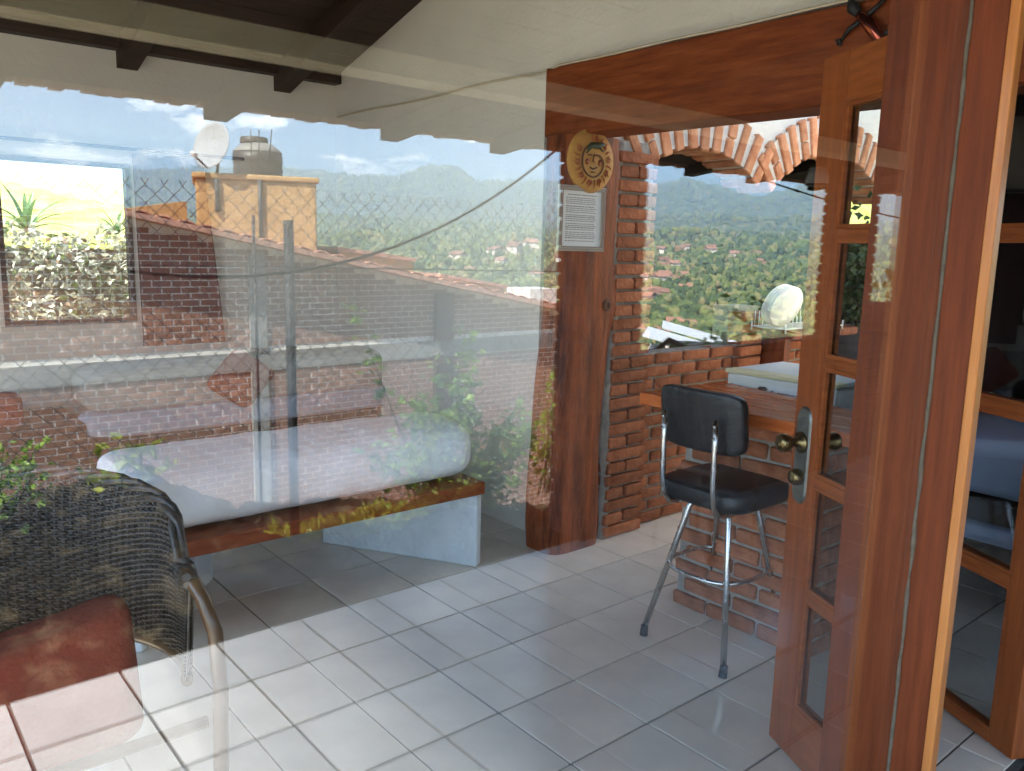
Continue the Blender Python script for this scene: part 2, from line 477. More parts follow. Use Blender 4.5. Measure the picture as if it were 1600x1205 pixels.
def brick_template(name, lx, ly, lz, material, seed=0, bev=0.006):
    """one uneven brick: a box with chipped, chamfered long edges (44 triangles)"""
    r = random.Random(seed)
    b = MB()
    j = lambda a: a + r.uniform(-0.0025, 0.0025)
    hx, hy, hz = lx / 2, ly / 2, lz / 2
    ring = []
    for x in (-hx, -hx + bev, hx - bev, hx):
        ins = bev if abs(abs(x) - hx) < 1e-9 else 0.0
        for (yy, zz) in ((-hy + bev, -hz), (hy - bev, -hz), (hy, -hz + bev), (hy, hz - bev), (hy - bev, hz), (-hy + bev, hz), (-hy, hz - bev), (-hy, -hz + bev)):
            ring.append((j(x), j(yy - math.copysign(ins, yy)), j(zz - math.copysign(ins, zz))))
    f = []
    for i in range(3):
        for k in range(8):
            f.append((i * 8 + k, i * 8 + (k + 1) % 8, (i + 1) * 8 + (k + 1) % 8, (i + 1) * 8 + k))
    f = [tuple(reversed(q)) for q in f]
    f.append(tuple(range(8)))
    f.append(tuple(reversed(range(24, 32))))
    b.add(ring, f)
    me = b.mesh(name)
    me.materials.append(material)
    return me

_BR = {}
def brick(parent, c, size, material, rz=0.0, ry=0.0, rx=0.0, key=None, jit=0.003):
    k = (tuple(round(q, 3) for q in size), material.name, random.randrange(3))
    if k not in _BR:
        _BR[k] = brick_template('brick', *size, material, seed=len(_BR))
    u = random.uniform
    return obj('brick', _BR[k], parent, (c[0] + u(-jit, jit), c[1] + u(-jit, jit), c[2] + u(-jit, jit) * 0.4),
               (rx + u(-0.008, 0.008), ry + u(-0.012, 0.012), rz + u(-0.012, 0.012)))

def brick_pillar(root, x0, x1, y0, y1, z0, z1, course, material, mortar, core_in=0.012):
    cx, cy_ = (x0 + x1) / 2, (y0 + y1) / 2
    MB().box(x0 + core_in, x1 - core_in, y0 + core_in, y1 - core_in, z0, z1).build('mortar', mortar, root)
    n = int((z1 - z0) / course)
    h = course - 0.013
    for i in range(n):
        z = z0 + course * (i + 0.5)
        if i % 2 == 0:
            brick(root, (cx, y0 + 0.055, z), (x1 - x0, 0.11, h), material)
            brick(root, (cx, y1 - 0.055, z), (x1 - x0, 0.11, h), material)
            if y1 - y0 > 0.25:
                pass
        else:
            w = (x1 - x0 - 0.012) / 2
            brick(root, (x0 + w / 2, cy_, z), (w, y1 - y0, h), material)
            brick(root, (x1 - w / 2, cy_, z), (w, y1 - y0, h), material)

def brick_wall_x(root, x0, x1, y, z0, z1, bl, course, depth, material, facing=-1, start=0.0):
    """running-bond courses along x; the outer face of the bricks lies at y"""
    h = course - 0.013
    i = 0
    z = z0
    while z + course <= z1 + 1e-6:
        x = x0 + (start if i % 2 == 0 else start - bl / 2)
        while x < x1 - 0.02:
            a, b = max(x, x0), min(x + bl - 0.012, x1)
            if b - a > 0.04:
                w = round((b - a) * 50) / 50.0
                brick(root, ((a + b) / 2, y - facing * depth / 2, z + course / 2), (max(0.04, w), depth, h), material)
            x += bl
        z += course
        i += 1

def brick_wall_y(root, x, y0, y1, z0, z1, bl, course, depth, material, facing=-1):
    h = course - 0.013
    i = 0
    z = z0
    while z + course <= z1 + 1e-6:
        y = y0 - (0 if i % 2 == 0 else bl / 2)
        while y < y1 - 0.02:
            a, b = max(y, y0), min(y + bl - 0.012, y1)
            if b - a > 0.04:
                w = round((b - a) * 50) / 50.0
                brick(root, (x - facing * depth / 2, (a + b) / 2, z + course / 2), (depth, max(0.04, w), h), material)
            y += bl
        z += course
        i += 1

# ------------------------------------------------------------------ floors
def tile_floor(root, xs, ys, joint, material, ztop=0.0, keep=None):
    cache = {}
    for i in range(len(xs) - 1):
        for j in range(len(ys) - 1):
            a, b, c, d = xs[i], xs[i + 1], ys[j], ys[j + 1]
            if keep and not keep((a + b) / 2, (c + d) / 2):
                continue
            w, h = round(b - a - joint, 4), round(d - c - joint, 4)
            if w < 0.02 or h < 0.02:
                continue
            if (w, h) not in cache:
                q = MB()
                e = 0.0012
                hx, hy = w / 2, h / 2
                v = [(-hx, -hy, -0.012), (hx, -hy, -0.012), (hx, hy, -0.012), (-hx, hy, -0.012),
                     (-hx, -hy, -e), (hx, -hy, -e), (hx, hy, -e), (-hx, hy, -e),
                     (-hx + e, -hy + e, 0), (hx - e, -hy + e, 0), (hx - e, hy - e, 0), (-hx + e, hy - e, 0)]
                f = [(0, 1, 5, 4), (1, 2, 6, 5), (2, 3, 7, 6), (3, 0, 4, 7), (4, 5, 9, 8), (5, 6, 10, 9), (6, 7, 11, 10), (7, 4, 8, 11), (8, 9, 10, 11)]
                q.add(v, f)
                me = q.mesh('tile')
                me.materials.append(material)
                cache[(w, h)] = me
            obj('tile', cache[(w, h)], root, ((a + b) / 2, (c + d) / 2, ztop + random.uniform(-0.0006, 0.0006)),
                (random.uniform(-0.0012, 0.0012), random.uniform(-0.0012, 0.0012), 0))

S = 0.331
floor_in = MB().box(-1.3, 6.2, 0.70, 5.2, -0.15, -0.007).build('floor', MT['grout'])
tag(floor_in, 'indoor floor of off white square tiles with thin dark joints', kind='structure')
xs_in = [1.533 + S * k for k in range(-8, 13)]
ys_in = [0.72] + [0.858 + S * k for k in range(0, 14)]
tile_floor(floor_in, xs_in, ys_in, 0.0075, MT['tile_in'], 0.0, lambda x, y: not (x > 2.75 and y > 2.8) and x > -1.2 and x < 1.2 + 1.25 * y + 2.2)

floor_out = MB().box(-2.7, 8.1, my(2.84), 0.69, -0.3, -0.010).build('terrace_floor', MT['grout'])
tag(floor_out, 'terrace floor of off white square tiles mirrored in the glass', kind='structure')
xs_out = [S * k for k in range(-6, 24)]
ys_out = sorted([my(2.837 - S * k) for k in range(0, 7)] + [0.685])
tile_floor(floor_out, xs_out, ys_out, 0.012, MT['tile_out'], 0.0)

# ------------------------------------------------------------------ the room behind the glass (structure)
wall_back = empty('wall_back', 'white plastered back wall with a window to the hedge', kind='structure')
b = MB()
YB = 5.12
for (x0, x1, z0, z1) in ((-1.3, -0.75, 0, 3.0), (-0.75, 0.45, 0, 0.9), (-0.75, 0.45, 2.0, 3.0), (0.45, 0.73, 0, 3.0), (0.73, 1.40, 0, 0.98), (0.73, 1.40, 1.88, 3.0), (1.40, 2.72, 0, 3.0)):
    b.box(x0, x1, YB, YB + 0.14, z0, z1)
b.build('plaster', MT['plaster'], wall_back)
fr = MB()
fr.box(0.73, 0.755, YB - 0.01, YB + 0.05, 0.98, 1.88).box(1.375, 1.40, YB - 0.01, YB + 0.05, 0.98, 1.88)
fr.box(0.755, 1.375, YB - 0.01, YB + 0.05, 0.98, 1.005).box(0.755, 1.375, YB - 0.01, YB + 0.05, 1.855, 1.88)
fr.build('window_frame', MT['darkwood'], wall_back)
MB().box(0.70, 1.43, YB - 0.05, YB - 0.012, 0.955, 0.978).build('window_sill', MT['plaster'], wall_back)
MB().box(0.757, 1.373, YB + 0.02, YB + 0.026, 1.007, 1.853).build('pane', MT['door_glass'], wall_back)

wall_side = MB()
wall_side.prism([(3.03, 0), (YB + 0.14, 0), (YB + 0.14, zc(YB) + 0.11), (3.45, zc(3.45) + 0.11), (3.03, 2.80)], 'x', 2.712, 2.80)
wall_side.prism([(0.60, 2.30), (3.03, 2.30), (3.03, 2.80), (2.75, 2.68), (0.60, 2.41)], 'x', 2.712, 2.80)
wall_side = wall_side.build('wall_side', MT['plaster'])
tag(wall_side, 'white plastered side wall ending at the wooden post', kind='structure')
wall_left = MB().box(-1.44, -1.3, 0.60, 0.9, 0, 2.5).box(-1.44, -1.3, 4.7, YB + 0.14, 0, 2.55).box(-1.44, -1.3, 0.9, 3.3, 0, 0.25).box(-1.44, -1.3, 3.3, 4.7, 0, 2.75).build('wall_left', MT['plaster'])
tag(wall_left, 'white plastered end wall of the room', kind='structure')
bounce_paving = MB().box(-16, -1.45, -6, 9, -0.30, -0.05).build('court', MT['court'])  # unseen paving added to bounce sunlight into the room
tag(bounce_paving, 'pale paved court beside the house', kind='structure')

# sloping ceiling of dark boards, beam and rafters
ceil = empty('ceiling', 'sloping ceiling of dark wooden boards on rafters', kind='structure')
YR = 3.45
MB().prism([(YR, zc(YR) + 0.10), (YB + 0.5, zc(YB + 0.5) + 0.10), (YB + 0.5, zc(YB + 0.5) + 0.2), (YR, zc(YR) + 0.2), (2.75, 2.73), (0.50, 2.45), (0.50, 2.37), (2.75, 2.665)], 'x', -2.3, 2.80).build('roof_deck', MT['darkwood'], ceil)
nb = 11
for k in range(nb):
    y0 = YR + 0.02 + k * 0.15
    MB().prism([(y0 + 0.003, zc(y0) + 0.055), (y0 + 0.147, zc(y0 + 0.147) + 0.055), (y0 + 0.147, zc(y0 + 0.147) + 0.095), (y0 + 0.003, zc(y0) + 0.095)], 'x', -1.3, 2.712).build('plank', MT['darkwood'], ceil)
for x in (-0.45, 0.45, 1.36, 2.28):
    MB().prism([(YR, zc(YR) - 0.06), (YB - 0.01, zc(YB) - 0.085), (YB - 0.01, zc(YB) + 0.052), (YR, zc(YR) + 0.052)], 'x', x, x + 0.11).build('rafter', MT['darkwood_y'], ceil)
MB().box(-1.3, 2.711, YB - 0.09, YB - 0.002, 2.49, 2.565).build('wall_plate', MT['darkwood'], ceil)

lintel = MB()
lintel.prism([(0.72, 1.955), (2.98, 1.975), (2.98, 2.285), (0.72, 2.275)], 'x', 2.66, 2.86)
lintel = lintel.build('lintel', MT['lintelwood'], bevel=0.012)
tag(lintel, 'heavy varnished red wooden lintel resting on the trunk post', 'lintel')
cb = MB()
pts = []
for i in range(26):
    t = i / 25
    y = 5.05 - t * 4.2
    sag = 0.02 * math.sin(t * 21) * (0.4 + t) if t < 0.5 else 0.004 * math.sin(t * 40)
    pts.append((2.69 if y > 3.03 else 2.65, y, 2.283 + sag * 0.5))
cb.tube(pts, 0.0055, 6)
tag(cb.build('ceiling_cable', MT['cable_cream']), 'thin cream cable along the wall above the red lintel', 'cable')

# trunk post with a wavy outline
def post():
    prof = [(0.0, 2.57, 2.925), (0.10, 2.565, 2.93), (0.39, 2.575, 2.915), (0.70, 2.595, 2.925), (0.95, 2.62, 2.945), (1.08, 2.63, 2.965), (1.20, 2.635, 3.0), (1.28, 2.64, 2.985), (1.42, 2.64, 2.95), (1.60, 2.635, 2.965), (1.80, 2.63, 2.975), (1.975, 2.635, 2.955)]
    zs = np.linspace(0, 1.975, 34)
    P = np.array(prof)
    b = MB()
    def fn(u, v):
        z = 1.975 * v
        x0 = np.interp(z, P[:, 0], P[:, 1]); x1 = np.interp(z, P[:, 0], P[:, 2])
        cx, rx = (x0 + x1) / 2, (x1 - x0) / 2
        a = 2 * math.pi * u
        e = 0.62
        ca, sa = math.cos(a), math.sin(a)
        w = 1 + 0.02 * math.sin(5 * a + 3 * z) + 0.015 * math.sin(11 * z + a * 2)
        return (cx + rx * math.copysign(abs(ca) ** e, ca) * w, 2.855 + 0.13 * math.copysign(abs(sa) ** e, sa) * w, z)
    b.grid(fn, 44, 40, True, True)
    o = b.build('trunk_post', MT['postwood'])
    k = MB()
    k.lathe([(0.0, 0.0), (0.03, 0.0), (0.028, 0.006), (0.018, 0.010), (0.010, 0.004), (0.0, 0.004)], (2.87, 2.728, 1.20), 14, (0.1, -1, 0))
    k.build('knot', MT['paint_brown'], o)
    return tag(o, 'wavy varnished tree trunk post under the lintel, carrying sun plaque and notice', 'post')
post()

# mortar strip between post and pier
ms = MB()
def fn(u, v):
    z = 1.97 * v
    return (2.925 + 0.07 * u + 0.012 * math.sin(z * 7) + 0.008 * math.sin(z * 23), 2.785 - 0.03 * math.sin(u * math.pi), z)
ms.grid(fn, 5, 40)
ms = ms.build('mortar_joint', MT['mortar'])

# brick pier next to the post (each brick its own piece)
pier = empty('brick_pier', 'red brick pier beside the wavy trunk post, indoors', 'pier')
ms.parent = pier
MB().box(2.955, 3.215, 2.775, 3.02, 0, 1.98).build('mortar', MT['mortar'], pier)
c = 0.0668
for i in range(29):
    z = c * (i + 0.5)
    if i % 2 == 0:
        brick(pier, (3.088, 2.80, z), (0.275, 0.10, c - 0.013), MT['brick'])
    else:
        brick(pier, (3.016, 2.80, z), (0.128, 0.10, c - 0.013), MT['brick'])
        brick(pier, (3.158, 2.80, z), (0.132, 0.10, c - 0.013), MT['brick'])

# low brick wall of the kitchen niche with a short pier
low = empty('low_brick_wall', 'low red brick wall running from the pier behind the bar', 'wall')
MB().box(3.222, 5.2, 2.815, 2.93, 0, 0.93).build('mortar', MT['mortar'], low)
brick_wall_x(low, 3.225, 4.02, 2.80, 0.0, 0.94, 0.235, c, 0.10, MT['brick'])
brick_wall_x(low, 4.24, 5.2, 2.80, 0.40, 0.94, 0.235, c, 0.10, MT['brick'])
MB().box(4.03, 4.23, 2.79, 2.96, 0, 1.16).build('mortar', MT['mortar'], low)
for i in range(17):
    brick(low, (4.13, 2.80, c * (i + 0.5)), (0.215, 0.10, c - 0.013), MT['brick'])

# arches of the kitchen
arch = empty('brick_arches', 'pair of shallow brick arches in white plaster over the kitchen niche', 'arch')
A1 = (3.62, 1.155, 0.84, 34)
A2 = (4.93, 1.08, 1.0, 41)
def arc_z(x, off):
    best = None
    for (cx, cz, R_, dg) in (A1, A2):
        R2 = R_ + off
        if abs(x - cx) < R_ * math.sin(math.radians(dg)) * 1.08 and abs(x - cx) < R2:
            z = cz + math.sqrt(R2 * R2 - (x - cx) ** 2)
            best = z if best is None else max(best, z)
    return best
poly = [(2.87, 2.62), (2.87, 1.99)]
xx = 3.0
while xx <= 5.75:
    z = arc_z(xx, 0.06)
    if z: poly.append((xx, z))
    xx += 0.05
poly += [(6.1, 1.8), (6.1, 2.62)]
MB().prism(poly, 'y', 2.80, 3.0).build('plaster', MT['plaster'], arch)
for (cx, cz, R_, dg) in (A1, A2):
    n = int(2 * math.radians(dg) * R_ / 0.094)
    for k in range(n + 1):
        a = math.radians(-dg) + 2 * math.radians(dg) * k / n
        off = 0.115 + random.uniform(-0.008, 0.008)
        if k % 3 == 1:
            for (o2, ln) in ((0.052, 0.10), (0.172, 0.125)):
                brick(arch, (cx + (R_ + o2) * math.sin(a), 2.885, cz + (R_ + o2) * math.cos(a)), (0.064, 0.23, ln), MT['brick_arch'], ry=a)
        else:
            brick(arch, (cx + (R_ + off) * math.sin(a), 2.885, cz + (R_ + off) * math.cos(a)), (0.064, 0.23, 0.235), MT['brick_arch'], ry=a)
    sof = MB()
    da = math.radians(dg)
    def fn(u, v, cx=cx, cz=cz, R_=R_, da=da):
        a = -da + 2 * da * u
        return (cx + (R_ + 0.016) * math.sin(a), 2.79 + 0.2 * v, cz + (R_ + 0.016) * math.cos(a))
    sof.grid(fn, 24, 2)
    sof.build('mortar', MT['mortar_pale'], arch)
    fm = MB()
    def fn(u, v, cx=cx, cz=cz, R_=R_, da=da):
        a = -da + 2 * da * u
        return (cx + (R_ + 0.016 + 0.20 * v) * math.sin(a), 2.785, cz + (R_ + 0.016 + 0.20 * v) * math.cos(a))
    fm.grid(fn, 24, 3)
    fm.build('mortar', MT['mortar_pale'], arch)

# store behind the first arch, walls coloured dark for shade, kitchen walls, ceilings
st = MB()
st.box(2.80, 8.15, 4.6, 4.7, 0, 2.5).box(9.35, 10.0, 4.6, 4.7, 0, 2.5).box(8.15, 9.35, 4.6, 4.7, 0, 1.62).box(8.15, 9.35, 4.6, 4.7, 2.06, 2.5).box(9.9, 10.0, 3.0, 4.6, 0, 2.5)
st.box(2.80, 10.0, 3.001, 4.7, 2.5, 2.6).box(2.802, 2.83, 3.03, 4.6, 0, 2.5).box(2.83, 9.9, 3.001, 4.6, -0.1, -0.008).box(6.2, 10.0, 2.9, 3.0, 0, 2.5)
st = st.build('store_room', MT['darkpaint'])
tag(st, 'unlit store room in dark brown behind the arch', kind='structure')
wr_ = MB().box(6.05, 6.2, 0.70, 2.9, 0, 2.62).box(2.6, 6.2, 0.62, 0.70, 0, 2.5).build('wall_right', MT['plaster'])
tag(wr_, 'white plastered end wall beyond the bed', kind='structure')
pt_ = MB().box(3.52, 6.05, 1.62, 1.70, 0, 2.45).box(6.0, 6.049, 0.70, 1.62, 0, 2.45).box(2.85, 6.0, 0.70, 1.62, 2.42, 2.449).build('partition', MT['darkpaint'])  # wall added to keep light off the bed, coloured dark
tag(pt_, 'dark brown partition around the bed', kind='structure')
pk_ = MB().box(3.50, 6.049, 1.702, 1.74, 0, 2.50).build('partition_plaster', MT['plaster'])  # white panel added to bounce light into the kitchen
tag(pk_, 'white plaster on the kitchen side of the partition', kind='structure')
br_ = MB().box(2.80, 6.2, 0.62, 1.62, 2.45, 2.50).build('ceiling_slab', MT['plaster'])
tag(br_, 'flat ceiling slab over the bed', kind='structure')
hd = MB().box(-1.44, 2.712, 0.60, 0.72, 2.345, 2.40).build('wall_front', MT['plaster'])
tag(hd, 'plastered wall above the window glass', kind='structure')

# ------------------------------------------------------------------ window glass and its frame board
win = empty('window', 'large fixed window pane mirroring terrace and valley, set in a wooden frame board', 'window')
MB().box(-1.30, 1.668, GLASS_Y, GLASS_Y + 0.006, 0.02, 2.33).build('pane', MT['window_glass'], win)
jb = MB().box(1.655, 1.69, 0.625, 0.845, 0.0, 2.335)
jb.build('frame_board', MT['framewood'], win, bevel=0.002)
MB().box(1.652, 1.682, 0.606, 0.6248, 0.0, 2.335).build('frame_edge', MT['doorwood_pale'], win, bevel=0.003)
MB().box(-1.3, 1.652, 0.66, 0.73, 2.331, 2.339).build('frame_head', MT['doorwood'], win)
sb = MB()
pts = [(1.6535 + random.uniform(-0.0008, 0.0008), GLASS_Y - 0.005 + random.uniform(-0.001, 0.001), 0.02 + i * 0.038) for i in range(61)]
sb.tube(pts, [0.0034 + 0.0016 * math.sin(i * 1.7) * random.random() + 0.001 * random.random() for i in range(61)], 7)
sb.build('silicone_bead', MT['silicone'], win)
MB().box(-1.3, 1.652, 0.66, 0.73, -0.006, 0.018).build('frame_sill', MT['doorwood'], win)

# ------------------------------------------------------------------ the glazed wooden door, standing open
door = empty('glazed_door', 'varnished wooden door leaf with brass knob and small glass panes, opened inward', 'door')
LD = Vector((-0.4605, -0.8876, 0)).normalized()       # from the free edge towards the hinges
LN = Vector((-LD.y, LD.x, 0))                          # thickness
P0 = Vector((2.113, 1.229, 0.012))
T = 0.038
def door_leaf(root, origin, width, height, stile, zm, cols, k=1.0):
    t0 = T * k
    def lb(mb, s0, s1, z0, z1, t=T, dt=0.0):
        o = origin + LD * s0 + LN * (dt - t / 2) * k + Vector((0, 0, z0))
        return mb.obox(o, LD * (s1 - s0), LN * t * k, (0, 0, z1 - z0))
    lb(MB(), 0, stile, 0, height).build('stile', MT['doorwood'], root, bevel=0.004)
    lb(MB(), width - stile, width, 0, height).build('stile', MT['doorwood'], root, bevel=0.004)
    a, b2 = stile + 0.0003, width - stile - 0.0003
    lb(MB(), a, b2, 0, zm[0]).build('rail', MT['railwood'], root, bevel=0.004)
    lb(MB(), a, b2, zm[-1], height).build('rail', MT['railwood'], root, bevel=0.004)
    for z in zm[1:-1]:
        lb(MB(), a, b2, z - 0.014 * k, z + 0.014 * k, 0.034).build('muntin', MT['railwood'], root, bevel=0.004)
    sc = [stile + (width - 2 * stile) * i / cols for i in range(cols + 1)]
    for s_ in sc[1:-1]:
        lb(MB(), s_ - 0.012, s_ + 0.012, zm[0] + 0.001, zm[-1] - 0.001, 0.030).build('mullion', MT['doorwood'], root, bevel=0.004)
    for i in range(cols):
        for q in range(len(zm) - 1):
            lb(MB(), sc[i] + 0.004, sc[i + 1] - 0.004, zm[q] + 0.012, zm[q + 1] - 0.012, 0.004).build('pane', MT['door_glass'], root)
            bd = MB()
            s0, s1 = sc[i] + (0.0 if i == 0 else 0.012), sc[i + 1] - (0.0 if i == cols - 1 else 0.012)
            z0, z1 = zm[q] + (0.0 if q == 0 else 0.014 * k), zm[q + 1] - (0.0 if q == len(zm) - 2 else 0.014 * k)
            for dt in (-0.010, 0.010):
                lb(bd, s0, s0 + 0.012, z0, z1, 0.010, dt); lb(bd, s1 - 0.012, s1, z0, z1, 0.010, dt)
                lb(bd, s0 + 0.012, s1 - 0.012, z0, z0 + 0.010, 0.0096, dt); lb(bd, s0 + 0.012, s1 - 0.012, z1 - 0.010, z1, 0.0096, dt)
            bd.build('glazing_bead', MT['railwood'], root)
door_leaf(door, P0, 0.585, 1.965, 0.115, [0.165, 0.505, 0.835, 1.165, 1.505, 1.835], 2)
door2 = empty('glazed_door', 'matching glazed door leaf at the right picture edge, dark room and bed behind it', 'door')
door_leaf(door2, Vector((2.859, 1.245, 0.008)), 0.60, 2.14, 0.085, [0.035, 0.52, 1.02, 1.53, 2.015], 1, 1.3)
lock = empty('lock'); lock.parent = door
pl = MB()
poly = []
for i in range(28):
    a = 2 * math.pi * i / 28
    w, hh = 0.034, 0.130
    ca, sa = math.cos(a), math.sin(a)
    poly.append((w * math.copysign(abs(ca) ** 0.8, ca), (hh - w) * (1 if sa >= 0 else -1) * (1 if abs(sa) > 0.01 else 0) + w * 1.3 * sa))
# camera-side face of the leaf
side = -1.0 if LN.dot(P0) > 0 else 1.0
NF = LN * side
cz = 0.905
cs = P0 + LD * 0.055
def onface(s, z, out):
    return tuple(cs + LD * s + NF * (T / 2 + out) + Vector((0, 0, cz + z - 0.012)))
n = len(poly)
v = [onface(p, q, 0.0) for p, q in poly] + [onface(p * 0.9, q * 0.96, 0.006) for p, q in poly]
f = [(i, (i + 1) % n, (i + 1) % n + n, i + n) for i in range(n)] + [tuple(range(n, 2 * n))]
pl.add(v, f)
pl.build('lock_plate', MT['pewter'], lock)
kn = MB().lathe([(0.030, 0.0), (0.030, 0.006), (0.013, 0.012), (0.011, 0.032), (0.020, 0.040), (0.0265, 0.052), (0.0265, 0.062), (0.019, 0.072), (0.0, 0.073)], onface(0, 0.038, 0.005), 24, NF)
kn.build('door_knob', MT['brass'], lock)
kn = MB().lathe([(0.024, 0.0), (0.024, 0.014), (0.019, 0.024), (0.012, 0.026), (0.0, 0.026)], onface(0, -0.062, 0.005), 24, NF)

kn.build('deadbolt', MT['brass'], lock)
kn = MB().lathe([(0.030, 0.0), (0.030, 0.006), (0.013, 0.012), (0.011, 0.032), (0.020, 0.040), (0.0265, 0.052), (0.0265, 0.062), (0.019, 0.072), (0.0, 0.073)], tuple(Vector(onface(0, 0.038, 0.0)) - NF * T), 24, -NF)
kn.build('door_knob', MT['brass'], lock)
kn = MB().lathe([(0.024, 0.0), (0.024, 0.014), (0.019, 0.024), (0.012, 0.026), (0.0, 0.026)], tuple(Vector(onface(0, -0.062, 0.0)) - NF * T), 24, -NF)
kn.build('deadbolt', MT['brass'], lock)

# ------------------------------------------------------------------ plaque, notice, gecko
pq = empty('sun_plaque', 'round ochre clay sun face plaque with green lizard, on the trunk post', 'plaque')
PC = Vector((2.705, 2.705, 1.856))
pu = Vector((0.985, 0.0, 0.0)).normalized()
def pqp(x, z, out=0.0):
    return (PC.x + x, PC.y - out, PC.z + z)
MB().lathe([(0.0, -0.014), (0.138, -0.014), (0.142, 0.0), (0.136, 0.010), (0.10, 0.014), (0.0, 0.016)], tuple(PC), 40, (0, -1, 0)).build('disc', MT['clay_plaque'], pq)
rays = MB()
for k in range(20):
    a = 2 * math.pi * k / 20 + 0.1
    if k in (6, 7): continue
    for da, r0, r1 in ((-0.10, 0.088, 0.112), (0.0, 0.085, 0.124), (0.10, 0.088, 0.112)):
        if (k % 2) and da: continue
        aa = a + da
        rays.tube([pqp(r0 * math.cos(aa), r0 * math.sin(aa), 0.017), pqp((r0 + r1) / 2 * math.cos(aa + 0.04), (r0 + r1) / 2 * math.sin(aa + 0.04), 0.017), pqp(r1 * math.cos(aa - 0.03), r1 * math.sin(aa - 0.03), 0.013)], [0.003, 0.0036, 0.001], 5)
rays.build('sun_rays', MT['paint_red'], pq)
sp = MB()
pts = []
for i in range(40):
    t = i / 39
    a = math.radians(120) + t * math.radians(320)
    r = 0.074 - 0.012 * t if t < 0.75 else 0.065 - (t - 0.75) * 0.16
    pts.append(pqp(r * math.cos(a), r * math.sin(a) - 0.003, 0.018))
sp.tube(pts, [0.0052 - 0.003 * i / 39 for i in range(40)], 6)
sp.build('lizard_tail', MT['paint_brown'], pq)
lz = MB()
lz.tube([pqp(-0.055, 0.045, 0.016), pqp(-0.02, 0.066, 0.02), pqp(0.02, 0.066, 0.022), pqp(0.05, 0.074, 0.02), pqp(0.068, 0.070, 0.017)], [0.004, 0.013, 0.015, 0.010, 0.004], 8)
lz.tube([pqp(-0.01, 0.060, 0.017), pqp(-0.045, 0.030, 0.017)], 0.004, 5).tube([pqp(0.03, 0.062, 0.017), pqp(0.062, 0.046, 0.017)], 0.004, 5)
lz.build('lizard', MT['paint_green'], pq)
fc = MB()
fc.tube([pqp(0.004, 0.03, 0.017), pqp(-0.006, -0.002, 0.019), pqp(0.008, -0.006, 0.017)], 0.003, 5)
fc.tube([pqp(-0.020, -0.030, 0.017), pqp(0.0, -0.037, 0.017), pqp(0.022, -0.028, 0.017)], 0.0032, 5)
fc.tube([pqp(-0.035, 0.022, 0.017), pqp(-0.022, 0.027, 0.017), pqp(-0.010, 0.022, 0.017)], 0.0028, 5)
fc.tube([pqp(0.014, 0.022, 0.017), pqp(0.027, 0.027, 0.017), pqp(0.040, 0.020, 0.017)], 0.0028, 5)
fc.tube([pqp(-0.012, -0.050, 0.017), pqp(0.012, -0.050, 0.017)], 0.0026, 5)
fc.build('face_lines', MT['paint_brown'], pq)
for x in (-0.038, 0.043):
    MB().lathe([(0.0, 0.0), (0.014, 0.0), (0.0, 0.003)], pqp(x, -0.006, 0.0155), 12, (0, -1, 0)).build('cheek', MT['paint_red'], pq)

nt_ = empty('framed_notice', 'framed sheet of house rules hung on the trunk post under the sun plaque', 'notice')
N0 = Vector((2.515, 2.712, 1.454))
def nb_(x0, x1, z0, z1, y0, y1):
    return (N0.x + x0, N0.x + x1, N0.y - y1, N0.y - y0, N0.z + z0, N0.z + z1)
W_, H_ = 0.29, 0.288
MB().box(*nb_(0, W_, 0, 0.022, 0, 0.014)).box(*nb_(0, W_, H_ - 0.022, H_, 0, 0.014)).box(*nb_(0, 0.022, 0.022, H_ - 0.022, 0, 0.014)).box(*nb_(W_ - 0.022, W_, 0.022, H_ - 0.022, 0, 0.014)).build('frame', MT['beige_cloth'], nt_)
fl = MB()
for (o_, t_) in ((0.0075, 0.0015), (0.0175, 0.0015)):
    fl.box(*nb_(o_, W_ - o_, o_, o_ + t_, 0.0145, 0.016)).box(*nb_(o_, W_ - o_, H_ - o_ - t_, H_ - o_, 0.0145, 0.016))
    fl.box(*nb_(o_, o_ + t_, o_ + t_, H_ - o_ - t_, 0.0145, 0.016)).box(*nb_(W_ - o_ - t_, W_ - o_, o_ + t_, H_ - o_ - t_, 0.0145, 0.016))
fl.build('frame_lines', MT['clay'], nt_)
MB().box(*nb_(0.022, W_ - 0.022, 0.022, H_ - 0.022, 0.002, 0.006)).build('paper', MT['paper'], nt_)
tx = MB()
z = H_ - 0.042
r = random.Random(3)
i = 0
while z > 0.036:
    x = 0.045 if i else 0.055
    xe = W_ - 0.05 - r.uniform(0, 0.018)
    while x < xe:
        w = r.uniform(0.006, 0.022)
        tx.box(*nb_(x, min(x + w, xe), z, z + (0.0038 if i % 5 else 0.0048), 0.0062, 0.0068))
        x += w + 0.0035
    z -= 0.0085 if i % 4 else 0.0125
    i += 1
tx.build('printed_lines', MT['ink_soft'], nt_)

